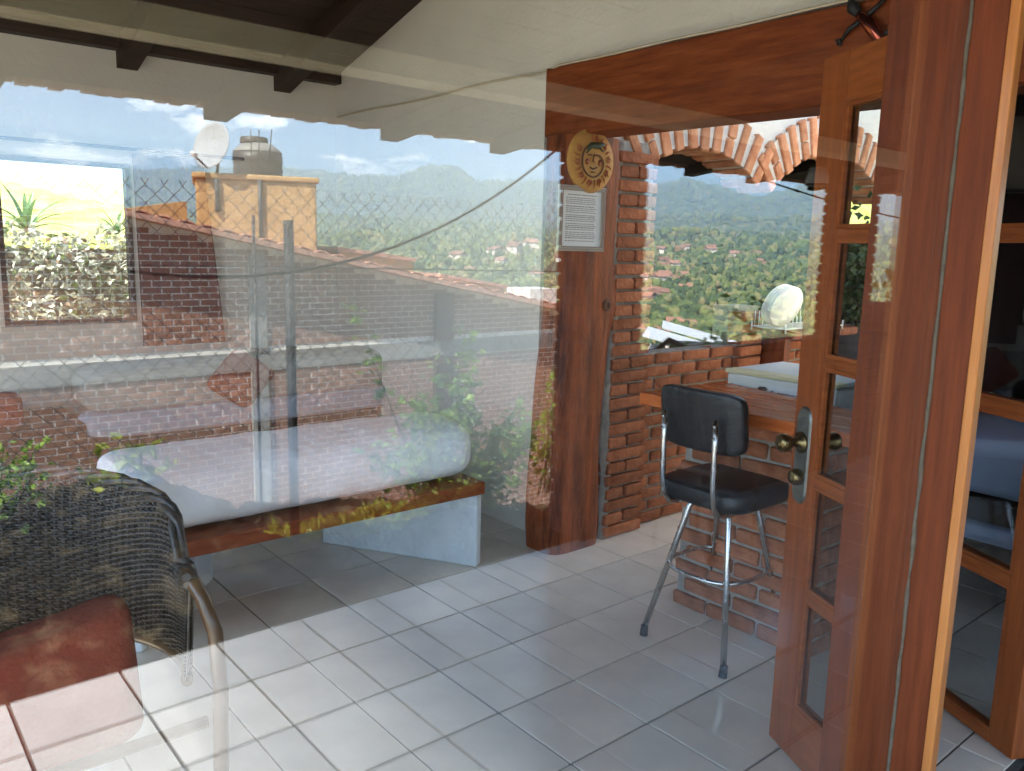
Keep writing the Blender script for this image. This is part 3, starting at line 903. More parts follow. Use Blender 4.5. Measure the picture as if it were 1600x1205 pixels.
gk = empty('gecko_ornament', 'dark red metal gecko ornament fixed on the lintel near the door', 'ornament')
def gp(a, bz, out=0.0):
    return (2.655 - out, 1.40 - a, 2.185 + bz)
body = MB().tube([gp(-0.055, 0.05, 0.012), gp(-0.03, 0.03, 0.02), gp(0.0, 0.0, 0.026), gp(0.03, -0.04, 0.022), gp(0.055, -0.075, 0.014), gp(0.06, -0.11, 0.008)], [0.012, 0.016, 0.022, 0.019, 0.010, 0.003], 10)
body.build('body', MT['copper'], gk)
hd_ = MB().tube([gp(-0.05, 0.045, 0.014), gp(-0.07, 0.07, 0.016), gp(-0.085, 0.095, 0.012)], [0.012, 0.022, 0.008], 10)
hd_.build('head', MT['iron'], gk)
for (a0, b0, a1, b1, a2, b2) in ((-0.03, 0.03, 0.01, 0.055, 0.045, 0.09), (-0.03, 0.03, -0.075, 0.005, -0.105, -0.02), (0.03, -0.04, 0.07, -0.02, 0.09, 0.02), (0.03, -0.04, 0.0, -0.075, -0.04, -0.08)):
    lg = MB().tube([gp(a0, b0, 0.015), gp(a1, b1, 0.018), gp(a2, b2, 0.006)], [0.010, 0.008, 0.006], 7)
    for t in (-0.6, 0.0, 0.6):
        dx, dz = a2 - a1, b2 - b1
        q = math.atan2(dz, dx) + t
        lg.tube([gp(a2, b2, 0.006), gp(a2 + 0.022 * math.cos(q), b2 + 0.022 * math.sin(q), 0.006)], [0.004, 0.005], 5)
    lg.build('leg', MT['iron'], gk)

# ------------------------------------------------------------------ bar, fridge, dish rack, stool, bed
bar = empty('brick_bar', 'breakfast bar with glossy orange wooden top on a red brick base', 'bar')
MB().box(2.645, 2.93, 1.43, 2.035, 0.0, 0.845).build('mortar', MT['mortar'], bar)
brick_wall_y(bar, 2.63, 1.42, 2.045, 0.0, 0.84, 0.235, 0.07, 0.10, MT['brick'])
for i in range(12):
    brick(bar, (2.80, 1.47, 0.07 * (i + 0.5)), (0.215, 0.11, 0.057), MT['brick'])
for i, poly in enumerate(([(2.50, 1.27), (2.625, 1.27), (2.635, 2.17), (2.50, 2.17)], [(2.628, 1.27), (2.735, 1.27), (2.772, 2.17), (2.638, 2.17)], [(2.738, 1.27), (2.80, 1.27), (2.905, 2.17), (2.775, 2.17)], [(2.803, 1.27), (2.85, 1.27), (3.03, 2.17), (2.908, 2.17)])):
    MB().prism(poly, 'z', 0.85, 0.897 + 0.001 * (i % 2)).build('plank', MT['barwood'], bar, bevel=0.004)

fg = empty('mini_fridge', 'low off white mini fridge behind the bar with a taped paper note', 'fridge')
MB().box(3.07, 3.48, 1.63, 2.14, 0.02, 0.93).build('cabinet', MT['fridge'], fg, bevel=0.012)
MB().box(3.045, 3.068, 1.63, 2.14, 0.06, 0.939).build('fridge_door', MT['fridge'], fg, bevel=0.008)
MB().box(3.036, 3.12, 1.622, 2.148, 0.941, 0.958).build('top_trim', MT['fridge_trim'], fg, bevel=0.005)
MB().box(3.121, 3.49, 1.622, 2.148, 0.938, 0.957).build('top', MT['fridge_top'], fg, bevel=0.006)
MB().lathe([(0.0, 0.0), (0.010, 0.0), (0.010, 0.003), (0.0, 0.003)], (3.0445, 2.112, 0.885), 16, (-1, 0, 0)).build('keyhole', MT['rubber'], fg)
bg_ = MB().lathe([(0.0, 0.0), (0.019, 0.0), (0.017, 0.004), (0.0, 0.005)], (0, 0, 0), 24, (-1, 0, 0)).build('badge', MT['pewter'], fg)
bg_.location = (3.0447, 1.958, 0.893); bg_.scale = (1, 1.25, 0.5)
note = MB().box(3.0425, 3.0448, 1.70, 1.93, 0.845, 0.912).build('paper_note', MT['paper'], fg)
nl = MB()
for (z, ya, yb) in ((0.882, 1.735, 1.885), (0.872, 1.735, 1.895), (0.862, 1.75, 1.89)):
    y = yb
    while y > ya:
        w = random.uniform(0.008, 0.02)
        nl.box(3.0415, 3.0423, max(y - w, ya), y, z, z + 0.004)
        y -= w + 0.003
nl.build('printed_lines', MT['ink'], note)
wf = MB()
for rr in (0.0035, 0.0075, 0.0115):
    wf.tube([(3.0418, 1.909 + rr * math.sin(a), 0.879 + rr * math.cos(a)) for a in np.linspace(-0.8, 0.8, 7)], 0.0012, 5)
wf.build('wireless_symbol', MT['ink'], note)

shelf = empty('log_shelf', 'rough dark wooden shelf on the low wall under the dish rack', 'shelf')
MB().box(4.245, 5.0, 2.56, 2.84, 0.975, 1.025).build('board', MT['postwood'], shelf, bevel=0.012)
MB().box(4.30, 4.36, 2.64, 2.80, 0.80, 0.974).build('bracket', MT['postwood'], shelf)
MB().box(4.85, 4.91, 2.64, 2.80, 0.80, 0.974).build('bracket', MT['postwood'], shelf)
rk = MB()
x0, x1, y0, y1, zb = 4.10, 4.72, 2.52, 2.74, 1.048
rk.tube([(x0, y0, zb), (x1, y0, zb), (x1, y1, zb), (x0, y1, zb)], 0.004, 6, closed=True)
for k in range(15):
    x = x0 + 0.03 + k * 0.04
    rk.tube([(x, y0, zb + 0.07), (x, y0, zb), (x, y1, zb), (x, y1, zb + 0.09)], 0.0026, 5)
for (x, y) in ((x0, y0), (x1, y0), (x1, y1), (x0, y1)):
    rk.tube([(x, y, zb - 0.024), (x, y, zb + 0.03)], 0.0045, 6)
rk = rk.build('dish_rack', MT['wire_white'])
tag(rk, 'white wire dish rack on the wooden shelf', 'dish rack')
for i in range(4):
    pp = MB().lathe([(0.0, 0.0), (0.07, 0.0), (0.082, 0.006), (0.118, 0.018), (0.126, 0.022), (0.117, 0.024), (0.08, 0.012), (0.0, 0.006)], (0, 0, 0), 36, (0, 0, 1)).build('plate', MT['porcelain'])
    pp.location = (4.20 + i * 0.006, 2.57 + i * 0.022, 1.158 + i * 0.004)
    pp.rotation_euler = Vector((0.15, 0.92, 0.35)).to_track_quat('Z', 'Y').to_euler()
    tag(pp, ['front white dinner plate in the dish rack showing its foot ring', 'second white plate in the dish rack', 'third white plate in the dish rack', 'fourth white plate, farthest back in the dish rack'][i], 'plate', 'plates in the dish rack')
stool = empty('bar_stool', 'black vinyl bar stool with backrest on chrome legs in front of the bar', 'stool')
def rbox(mb, c, sx, sy, sz, e=0.35, n=28, m_=14):
    def sg(a, p): return math.copysign(abs(a) ** p, a)
    def fn(u, v):
        th, ph = 2 * math.pi * u, math.pi * (v - 0.5)
        return (c[0] + sx * sg(math.cos(ph), e) * sg(math.cos(th), e), c[1] + sy * sg(math.cos(ph), e) * sg(math.sin(th), e), c[2] + sz * sg(math.sin(ph), e))
    return mb.grid(fn, n, m_, True, True)
rbox(MB(), (2.50, 1.735, 0.605), 0.19, 0.19, 0.045, 0.4).build('seat', MT['black_vinyl'], stool)
bk = MB()
def fn(u, v):
    def sg(a, p): return math.copysign(abs(a) ** p, a)
    th, ph = 2 * math.pi * u, math.pi * (v - 0.5)
    yy = 0.178 * sg(math.cos(ph), 0.3) * sg(math.sin(th), 0.3)
    zz = 0.110 * sg(math.sin(ph), 0.3)
    xx = 0.024 * sg(math.cos(ph), 0.3) * sg(math.cos(th), 0.3)
    return (2.315 + xx + 0.9 * yy * yy - 0.12 * zz, 1.735 + yy, 0.882 + zz)
bk.grid(fn, 40, 20, True, True)
bk.build('backrest', MT['black_vinyl'], stool)
for y in (1.625, 1.845):
    MB().tube([(2.268, y, 0.905), (2.268, y, 0.80), (2.272, y, 0.66), (2.285, y, 0.60), (2.315, y, 0.563), (2.36, y, 0.552), (2.50, y, 0.552)], 0.0105, 10).build('back_support', MT['chrome'], stool)
for y in (1.625, 1.845):
    for z in (0.84, 0.885):
        MB().lathe([(0.0, 0.0), (0.007, 0.0), (0.006, 0.004), (0.0, 0.005)], (2.258, y, z), 8, (-1, 0, 0)).build('bolt', MT['chrome'], stool)
feet = [(2.31, 1.925), (2.29, 1.545), (2.69, 1.905), (2.685, 1.56)]
tops = [(2.42, 1.815), (2.42, 1.655), (2.58, 1.815), (2.58, 1.655)]
for (fx, fy), (tx_, ty) in zip(feet, tops):
    lg = MB().tube([(tx_ + (2.5 - tx_) * 0.3, ty + (1.735 - ty) * 0.3, 0.553), (tx_, ty, 0.550), (tx_ + (fx - tx_) * 0.08, ty + (fy - ty) * 0.08, 0.525), (fx, fy, 0.03)], 0.0115, 10).build('leg', MT['chrome'], stool)
    MB().tube([(fx - (fx - tx_) * 0.03, fy, 0.042), (fx, fy, 0.001)], [0.014, 0.016], 10).build('rubber_foot', MT['rubber'], lg)
rg = []
for i in range(32):
    a = 2 * math.pi * i / 32
    sgx = lambda q, p=0.7: math.copysign(abs(q) ** p, q)
    rg.append((2.495 + 0.175 * sgx(math.cos(a)), 1.735 + 0.162 * sgx(math.sin(a)), 0.305))
MB().tube(rg, 0.0085, 8, closed=True).build('foot_ring', MT['chrome'], stool)

bed = empty('bed', 'low bed with bluish white sheet seen dimly through the door panes', 'bed')
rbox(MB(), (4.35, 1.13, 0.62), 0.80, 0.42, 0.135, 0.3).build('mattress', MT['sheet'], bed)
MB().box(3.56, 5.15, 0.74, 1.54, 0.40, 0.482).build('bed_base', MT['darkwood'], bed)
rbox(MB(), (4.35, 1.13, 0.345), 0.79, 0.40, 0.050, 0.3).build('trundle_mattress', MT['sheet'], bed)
for x in (3.62, 5.05):
    for y in (0.76, 1.46):
        MB().box(x, x + 0.06, y, y + 0.05, 0.0, 0.399).build('leg', MT['darkwood'], bed)

cordm = MB()
cordm.tube([(2.98, 1.44, 1.30), (2.97, 1.44, 1.0), (2.965, 1.44, 0.93)], 0.003, 5).tube([(2.99, 1.45, 1.30), (2.985, 1.45, 1.0), (2.98, 1.45, 0.95)], 0.003, 5)
cordm.tube([(2.97, 1.435, 0.94), (2.968, 1.435, 0.915)], 0.011, 8).tube([(2.985, 1.455, 0.955), (2.985, 1.455, 0.93)], 0.010, 8)
cordm.tube([(2.98, 1.44, 2.44), (2.98, 1.44, 1.29)], 0.0025, 5)
tag(cordm.build('pull_cord', MT['cable']), 'dark hanging cord with toggle above the bar top, seen through a door pane', 'cord')

# potted plant on the ledge behind the door panes
ppt = empty('potted_plant', 'leafy dark plant in a square grey pot seen through the door panes', 'plant')
MB().prism([(5.16, 0.80), (5.46, 0.80), (5.50, 1.0), (5.12, 1.0)], 'y', 2.60, 2.86).build('pot', MT['pot_grey'], ppt, bevel=0.008)
MB().box(4.9, 5.9, 2.55, 2.92, 0.70, 0.798).build('ledge', MT['postwood'], ppt)
P = rng.normal(size=(900, 3)) * np.array([0.10, 0.09, 0.20]) + np.array([5.27, 2.74, 1.27])
P = P[P[:, 2] > 0.99]
leaf_cloud('foliage', P, 0.04, MT['leaf_dark'], ppt, seed=4)
MB().tube([(5.3, 2.73, 0.98), (5.29, 2.74, 1.3), (5.26, 2.74, 1.6)], 0.010, 6).build('stem', MT['darkwood'], ppt)

# ------------------------------------------------------------------ bench with bolster, wicker chair, daybed, curtain
bench = empty('bench', 'red plank bench on whitewashed masonry supports by the back wall', 'bench')
MB().box(0.62, 2.245, 2.845, 3.56, 0.345, 0.405).build('seat_plank', MT['redplank'], bench, bevel=0.006)
def slab(p, q, t, z1):
    p, q = Vector((*p, 0)), Vector((*q, 0))
    d = (q - p); nrm = Vector((-d.y, d.x, 0)).normalized() * t
    return MB().obox(p, d, nrm, (0, 0, z1))
slab((2.20, 2.846), (1.78, 3.55), -0.06, 0.343).build('support', MT['plaster_blue'], bench, bevel=0.01)
slab((0.76, 2.92), (1.20, 3.43), 0.10, 0.343).build('support', MT['plaster_blue'], bench, bevel=0.01)
bol = MB()
def fn(u, v):
    x = 0.72 + 1.50 * v
    e = min(1.0, (v * 1.5) / 0.10, ((1 - v) * 1.5) / 0.10)
    k = math.sqrt(max(0.0, 1 - (1 - e) ** 2)) * 0.30 + 0.70 if e > 0 else 0.0
    if v in (0.0, 1.0): k = 0.0
    a = 2 * math.pi * u
    sg = lambda q, p=0.72: math.copysign(abs(q) ** p, q)
    nz_ = mnoise.noise((x * 5, math.cos(a) * 1.2, math.sin(a) * 1.2))
    n2_ = mnoise.noise((x * 17 + 5 * math.sin(a), math.cos(a) * 2.0, math.sin(a) * 2.0))
    w = 1 + 0.035 * nz_ + 0.03 * max(0.0, abs(n2_) - 0.1) + 0.012 * math.sin(23 * x + 3 * a)
    return (x, 3.11 + 0.235 * sg(math.cos(a)) * k * w, 0.405 + 0.142 + 0.142 * sg(math.sin(a)) * (k if k else 0) * (w if math.sin(a) > 0 else 1))
bol.grid(fn, 72, 150, True, True)
bol = bol.build('rolled_mattress', MT['linen'])
tag(bol, 'white rolled mattress with rounded end lying on the red plank bench', 'mattress')

chair = empty('wicker_chair', 'dark woven wicker armchair with brown cane frame at the lower left', 'chair')
CH = Vector((0.16, 2.06, 0))
A0, A1_ = math.radians(-18), math.radians(198)
def shell(a, z):
    """outline of the barrel back: angle a, height z"""
    t = (z - 0.48) / 0.36
    rx, ry = 0.47 + 0.02 * t, 0.42 + 0.04 * t
    roll = max(0.0, t - 0.72)
    rx += roll * 0.12; ry += roll * 0.12
    return Vector((CH.x + rx * math.cos(a), CH.y + ry * math.sin(a), z))
def top(a):
    s = max(0.0, math.sin(a))
    return 0.65 + 0.185 * s ** 0.3
bot = 0.39
nst = 84
rows = 56
wk = MB()
for i in range(nst + 1):
    a = A0 + (A1_ - A0) * i / nst
    wk.tube([shell(a, bot + (top(a) - bot) * k / 6) for k in range(7)], 0.0042, 5, caps=False)
wk.build('stakes', MT['wicker'], chair)
ln = MB().grid(lambda u, v: shell(A0 + (A1_ - A0) * u, bot + (top(A0 + (A1_ - A0) * u) - bot) * v) + Vector((math.cos(A0 + (A1_ - A0) * u), math.sin(A0 + (A1_ - A0) * u), 0)) * 0.011, 60, 12)
ln = ln.build('lining', MT['wicker'], chair)
ln.modifiers.new('thick', 'SOLIDIFY').thickness = 0.002
for half in range(2):
    wv = MB()
    V, F = [], []
    nseg = nst * 2
    for rI in range(half, rows, 2):
        base = len(V)
        for i in range(nseg + 1):
            a = A0 + (A1_ - A0) * i / nseg
            z = bot + (top(a) - bot) * (rI + 0.5) / rows
            c0 = shell(a, z)
            out = Vector((math.cos(a), math.sin(a), 0))
            off = 0.0062 * math.cos(math.pi * (i / 2 + rI))
            hgt = (top(a) - bot) / rows * 0.60
            cc = c0 + out * off
            for (du, dv) in ((0.0030, 0), (0, hgt), (-0.0030, 0), (0, -hgt)):
                p = cc + out * du + Vector((0, 0, dv))
                V.append(tuple(p))
        for i in range(nseg):
            for k in range(4):
                F.append((base + i * 4 + k, base + i * 4 + (k + 1) % 4, base + (i + 1) * 4 + (k + 1) % 4, base + (i + 1) * 4 + k))
    o = np_mesh('weave', np.array(V), np.array(F), MT['wicker'], True)
    tag(obj('weave', o, chair), kind='stuff')
rim = [shell(A0 + (A1_ - A0) * i / 60, top(A0 + (A1_ - A0) * i / 60)) for i in range(61)]
br = MB()
for ph in (0, 2.1, 4.2):
    br.tube([p + Vector((math.cos(i * 0.9 + ph) * 0.012, 0.0, math.sin(i * 0.9 + ph) * 0.012)) for i, p in enumerate(rim)], 0.010, 7)
br.build('braided_rim', MT['wicker'], chair)
for sgn, a in ((1, A0), (-1, A1_)):
    e = shell(a, 0.64)
    MB().tube([shell(a + sgn * 0.16, 0.652), shell(a + sgn * 0.05, 0.650), e + Vector((0.02 * sgn, -0.03, -0.03)), e + Vector((0.035 * sgn, -0.06, -0.11)), e + Vector((0.04 * sgn, -0.07, -0.25)), e + Vector((0.035 * sgn, -0.07, -0.42)), e + Vector((0.03 * sgn, -0.07, -0.64))], 0.0185, 12).build('front_leg', MT['caneframe'], chair)
for x in (-0.20, 0.52):
    MB().tube([(x, 2.36, 0.0), (x, 2.34, 0.40)], 0.018, 10).build('rear_leg', MT['caneframe'], chair)
MB().tube([shell(A0 + (A1_ - A0) * i / 40, 0.388) for i in range(41)], 0.014, 8).build('seat_frame', MT['caneframe'], chair)
MB().tube([shell(A0, 0.30) + Vector((0.03, -0.06, 0)), shell(A1_, 0.30) + Vector((-0.03, -0.06, 0))], 0.015, 8).build('front_stretcher', MT['caneframe'], chair)
cu = MB()
def fn(u, v):
    sg = lambda q, p: math.copysign(abs(q) ** p, q)
    th, ph = 2 * math.pi * u, math.pi * (v - 0.5)
    x = 0.385 * sg(math.cos(ph), 0.16) * sg(math.cos(th), 0.16)
    y = 0.075 * sg(math.cos(ph), 0.6) * sg(math.sin(th), 0.6)
    z = 0.155 * sg(math.sin(ph), 0.16)
    w = 0.012 * math.sin(9 * x + 4) - 0.02 * math.cos(5 * x)
    return (0.14 + x * 0.97, 2.05 + y + 0.28 * z, 0.395 + z + w * (0.5 + 1.5 * z) + 0.05 * x * x + 0.05 * x)
cu.grid(fn, 44, 24, True, True)
cu = cu.build('red_cushion', MT['redcloth'])
tag(cu, 'brick red cushion propped in the wicker armchair', 'cushion')

dayb = empty('daybed', 'daybed with beige cover and white sheet along the back wall', 'daybed')
rbox(MB(), (2.0, 4.80, 0.66), 1.02, 0.28, 0.14, 0.4).build('cover', MT['beige_cloth'], dayb)
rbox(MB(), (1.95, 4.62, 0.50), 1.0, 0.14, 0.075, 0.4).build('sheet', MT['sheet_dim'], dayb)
MB().box(0.98, 2.68, 4.52, 5.08, 0.05, 0.44).build('base', MT['darkwood'], dayb, bevel=0.02)
dc = MB()
def fn(u, v):
    sg = lambda q, p: math.copysign(abs(q) ** p, q)
    th, ph = 2 * math.pi * u, math.pi * (v - 0.5)
    x = 0.14 * sg(math.cos(ph), 0.3) * sg(math.cos(th), 0.3)
    z = 0.14 * sg(math.sin(ph), 0.3)
    y = 0.055 * math.cos(ph) * math.sin(th) * (1 - 0.6 * max(abs(x), abs(z)) / 0.14)
    a = math.radians(52)
    return (1.75 + (x * math.cos(a) - z * math.sin(a)) * 1.08, 4.44 + y, 0.705 + (x * math.sin(a) + z * math.cos(a)) * 0.95)
dc.grid(fn, 36, 20, True, True)
tag(dc.build('diamond_cushion', MT['redcloth']), 'brick red square cushion standing on its corner on the daybed', 'cushion')
rc = rbox(MB(), (0.60, 4.60, 0.62), 0.10, 0.07, 0.085, 0.4).build('small_cushion', MT['redcloth'])
rc.location.z = 0.0
tag(rc, 'small dark red cushion at the left edge of the picture below the window', 'cushion')
MB().box(0.42, 0.97, 4.52, 5.08, 0.05, 0.53).build('base', MT['darkwood'], dayb, bevel=0.02)

cu = MB()
def fn(u, v):
    x0 = 1.415 - 0.01 * v
    x1 = 1.90 - 0.10 * v
    return (x0 + (x1 - x0) * u, 5.06 + 0.007 * math.sin(u * 30) * (1 - 0.4 * v), 0.84 + 1.10 * v)
cu.grid(fn, 90, 10)
cu = cu.build('curtain', MT['curtain'])
so = cu.modifiers.new('thick', 'SOLIDIFY'); so.thickness = 0.004
tag(cu, 'dark red curtain hanging beside the bright window', 'curtain')
tag(MB().tube([(0.55, 5.05, 1.96), (2.05, 5.05, 1.96)], 0.010, 8).build('curtain_rod', MT['iron']), 'black rod carrying the dark red curtain', 'curtain rod')

# ------------------------------------------------------------------ behind the house: hedge, agaves, lawn
lawn = MB()
def fn(u, v):
    y = 5.4 + 16 * v
    z = -0.05 if y < 6.6 else min(2.24, 1.35 + (y - 6.6) * 0.165)
    if y >= 6.6: z += max(0.0, -6 + 26 * u - 5.5) * 0.16 * min(1.0, (y - 6.6) / 2.0)
    return (-6 + 26 * u, y, z if y < 6.6 else z + 0.05 * math.sin(u * 60) * math.sin(v * 40))
lawn.grid(fn, 60, 60)
tag(lawn.build('lawn', MT['lawn']), 'sunlit yellow green lawn bank behind the house', kind='structure')
hedge = empty('hedge', 'dense sunlit hedge of small pale leaves outside the back window', 'hedge')
P = rng.uniform(size=(17000, 3)) * np.array([3.4, 0.75, 1.55]) + np.array([-0.6, 5.95, 0.05])
P[:, 1] += 0.10 * np.sin(P[:, 0] * 9) + 0.08 * np.sin(P[:, 2] * 13 + P[:, 0] * 5)
top_z = 1.50 + 0.05 * np.sin(P[:, 0] * 8) + 0.03 * np.sin(P[:, 0] * 23)
P = P[P[:, 2] < top_z]
P[:, 1] += 0.38 * P[:, 2] - 0.12
leaf_cloud('foliage', np.concatenate([P[::2], P[1::4]]), 0.042, MT['leaf_hedge'], hedge, seed=9, up=0.5)
leaf_cloud('foliage', P[3::8], 0.045, MT['leaf_olive'], hedge, seed=10, up=0.5)
leaf_cloud('foliage', P[7::8], 0.038, MT['leaf_russet'], hedge, seed=11, up=0.5)
MB().prism([(6.35, 0), (7.3, 0), (7.3, 1.40), (6.75, 1.38)], 'x', -0.6, 2.8).build('twig_core', MT['soil'], hedge)
fl_ = MB()
for (ax, n_, L_, nm) in ((1.05, 15, 0.46, 'spiky agave with long arching leaves above the middle of the hedge'), (1.60, 7, 0.30, 'smaller spiky agave at the end of the hedge beside the curtain'), (0.80, 8, 0.26, 'small spiky agave at the left edge above the hedge')):
    ag = empty('agave', nm, 'agave', 'agaves above the hedge')
    for k in range(n_):
        az = k * 2.4 + random.uniform(-0.3, 0.3)
        el = random.uniform(0.5, 1.35)
        L2 = L_ * random.uniform(0.7, 1.1)
        pts, wd = [], []
        p = Vector((ax * 1.08, 6.72, 1.50))
        for t in range(8):
            e2 = el - 0.16 * t * (1.4 - el * 0.6)
            pts.append(p.copy())
            wd.append(0.018 * (1 - (t / 7) ** 2) + 0.002)
            p = p + Vector((math.cos(az) * math.cos(e2), math.sin(az) * math.cos(e2) * 0.6, math.sin(e2))) * (L2 / 7)
        side_v = Vector((-math.sin(az), math.cos(az), 0))
        q = MB()
        V, F = [], []
        for t in range(8):
            V += [tuple(pts[t] - side_v * wd[t]), tuple(pts[t] - Vector((0, 0, wd[t] * 0.5))), tuple(pts[t] + side_v * wd[t])]
        for t in range(7):
            F += [(t * 3, t * 3 + 1, t * 3 + 4, t * 3 + 3), (t * 3 + 1, t * 3 + 2, t * 3 + 5, t * 3 + 4)]
        q.add(V, F, True)
        q.build('leaf', MT['leaf_agave'], ag)

# ================================================================== the terrace side (seen mirrored in the glass)
# roof over the terrace
troof = empty('terrace_roof', 'dark wooden terrace roof with projecting rafters, mirrored in the glass', 'roof')
ZE, YE = 2.03, 3.62
def zr(yv):
    return ZE + (YE - yv) * 0.125
XL = 0.22
def ry(yv): return my(yv)
poly = [(ry(YE), zr(YE) + 0.045), (0.62, zr(1.39 - 0.62) + 0.045), (0.62, zr(1.39 - 0.62) + 0.16), (ry(YE), zr(YE) + 0.16)]
MB().prism(poly, 'x', XL + 0.22, 8.6).build('roof_deck', MT['darkwood'], troof)
for k in range(19):
    y0 = ry(YE) + 0.006 + k * 0.15
    y1 = y0 + 0.144
    MB().prism([(y0, zr(1.39 - y0) + 0.012), (y1, zr(1.39 - y1) + 0.012), (y1, zr(1.39 - y1) + 0.043), (y0, zr(1.39 - y0) + 0.043)], 'x', XL + 0.14 - 0.62 * (k / 18.0), 8.6).build('plank', MT['terracewood'], troof)
for x in (0.45, 1.31, 2.18, 2.87, 3.72, 4.55, 5.26, 6.10, 6.95, 7.8):
    y0, y1 = ry(YE + 0.03), 0.615
    MB().prism([(y0, zr(1.39 - y0) - 0.055), (y1, zr(1.39 - y1) - 0.055), (y1, zr(1.39 - y1) + 0.010), (y0, zr(1.39 - y0) + 0.010)], 'x', x, x + 0.10).build('rafter', MT['terracewood'], troof)
ct = MB()
for k in range(150):
    x = XL + k * 0.056
    ct.box(x + 0.004, x + 0.05, ry(YE + 0.06 + random.uniform(-0.01, 0.01)), ry(YE) - 0.0005, zr(YE) - random.uniform(0.0, 0.012), zr(YE) + 0.07)
ct.build('tile_edge', MT['rooftile'], troof)
rs = empty('reed_screen', 'thin cane screen lengthening the open end of the terrace roof', 'screen')  # graded rods added to soften the roof's shadow edge
for k in range(62):
    off = 0.010 + 0.0158 * k
    y0, y1 = my(YE) + 0.01, 0.60
    xa, xb = XL + 0.14 - off, XL + 0.14 - 0.62 - off
    rr_ = 0.0076 - 0.0064 * k / 61
    MB().tube([(xa, y0, zr(YE) + 0.03), (xb, y1, zr(0.79) + 0.03)], rr_, 5, caps=False).build('reed', MT['cable_cream'], rs)
rb = MB().box(XL + 0.1, 8.5, ry(2.66), ry(2.52), 2.035, 2.112).build('ring_beam', MT['cream'])
tag(rb, 'cream plastered ring beam across the terrace pillars', 'beam')

# terrace pillars and parapet
for k, (x0, x1) in enumerate(((2.83, 3.20), (5.30, 5.58), (7.7, 8.0))):
    if k == 2: continue
    pil = empty('brick_pillar', ['brown brick terrace pillar whose toothed edge overlaps the notice and sun plaque', 'brown brick terrace pillar with toothed edges in front of the open door'][k], 'pillar', 'terrace pillars')
    brick_pillar(pil, x0, x1, ry(3.04), ry(2.78), 0.0, 2.135, 0.067, MT['brick_dark'], MT['mortar_dark'], 0.013)
par = empty('terrace_parapet', 'low brown brick parapet between the terrace pillars', 'parapet')
MB().box(3.21, 5.29, ry(2.98), ry(2.86), -0.3, 0.85).box(5.59, 8.1, ry(2.98), ry(2.86), -0.3, 0.85).build('mortar', MT['mortar_dark'], par)
for (x0, x1) in ((3.21, 5.29), (5.59, 7.2)):
    brick_wall_x(par, x0, x1, ry(2.84), 0.20, 0.88, 0.27, 0.067, 0.10, MT['brick_dark'], facing=1)
MB().box(3.21, 5.29, ry(3.0), ry(2.82), 0.882, 0.92).box(5.59, 8.1, ry(3.0), ry(2.82), 0.882, 0.92).build('coping', MT['brick_dark'], par, bevel=0.006)

# ivy, flowers, jar, lamp on the parapet
iv = empty('ivy', 'green ivy trailing over the terrace parapet next to the plates', 'ivy')
P = np.concatenate([rng.normal(size=(60, 3)) * np.array([0.22, 0.05, 0.11]) + np.array([4.45, ry(2.95), 0.97]), rng.normal(size=(26, 3)) * np.array([0.16, 0.04, 0.05]) + np.array([3.9, ry(2.95), 0.90])])
leaf_cloud('foliage', P, 0.055, MT['leaf_bright'], iv, seed=12, elong=1.2)
MB().tube([(4.1, ry(2.93), 0.93), (4.5, ry(2.94), 1.02), (4.9, ry(2.93), 0.95)], 0.004, 6).build('stem', MT['leaf_dark'], iv)
gp_ = empty('geranium_pot', 'white pot with red flowering geranium on the terrace parapet', 'plant')
MB().lathe([(0.0, 0.0), (0.07, 0.0), (0.10, 0.19), (0.108, 0.20), (0.095, 0.20), (0.0, 0.17)], (6.42, ry(2.93), 0.92), 20).build('pot', MT['pot_white'], gp_)
P = rng.normal(size=(160, 3)) * np.array([0.10, 0.08, 0.10]) + np.array([6.40, ry(2.93), 1.24])
leaf_cloud('foliage', P, 0.05, MT['leaf_yellow'], gp_, seed=13, elong=1.1)
P = np.concatenate([rng.normal(size=(50, 3)) * 0.022 + np.array(q) for q in ((6.20, ry(2.90), 1.19), (6.34, ry(2.93), 1.36), (6.30, ry(2.90), 1.30))])
leaf_cloud('flowers', P, 0.022, MT['petal_red'], gp_, seed=14, elong=1.0)
MB().tube([(6.4, ry(2.93), 1.1), (6.3, ry(2.92), 1.18), (6.2, ry(2.90), 1.19)], 0.004, 5).build('stem', MT['leaf_dark'], gp_)
MB().tube([(6.42, ry(2.93), 1.1), (6.40, ry(2.93), 1.3)], 0.006, 5).build('stem', MT['leaf_dark'], gp_)
jar = MB().lathe([(0.0, 0.0), (0.13, 0.0), (0.22, 0.05), (0.24, 0.10), (0.20, 0.16), (0.12, 0.19), (0.10, 0.21), (0.0, 0.20)], (6.02, ry(2.92), 0.92), 24).build('clay_jar', MT['clay'])
tag(jar, 'squat brown clay jar on the parapet beside the geranium', 'jar')
lamp = empty('wall_lantern', 'black lantern with frosted glass hanging under the terrace eave', 'lantern')
MB().lathe([(0.0, 0.0), (0.07, 0.0), (0.075, 0.02), (0.055, 0.10), (0.0, 0.11)], (5.13, ry(3.0), 1.93), 16).build('lantern_glass', MT['pot_white'], lamp)
MB().lathe([(0.0, 0.0), (0.055, 0.0), (0.05, 0.03), (0.02, 0.05), (0.0, 0.05)], (5.13, ry(3.0), 2.041), 16).tube([(5.13, ry(3.0), 2.09), (5.15, ry(3.0), 2.12), (5.19, ry(3.0), 2.134)], 0.006, 6).build('lantern_cap', MT['iron'], lamp)
MB().lathe([(0.0, 0.0), (0.076, 0.0), (0.076, 0.012), (0.0, 0.012)], (5.13, ry(3.0), 1.917), 16).build('lantern_base', MT['iron'], lamp)

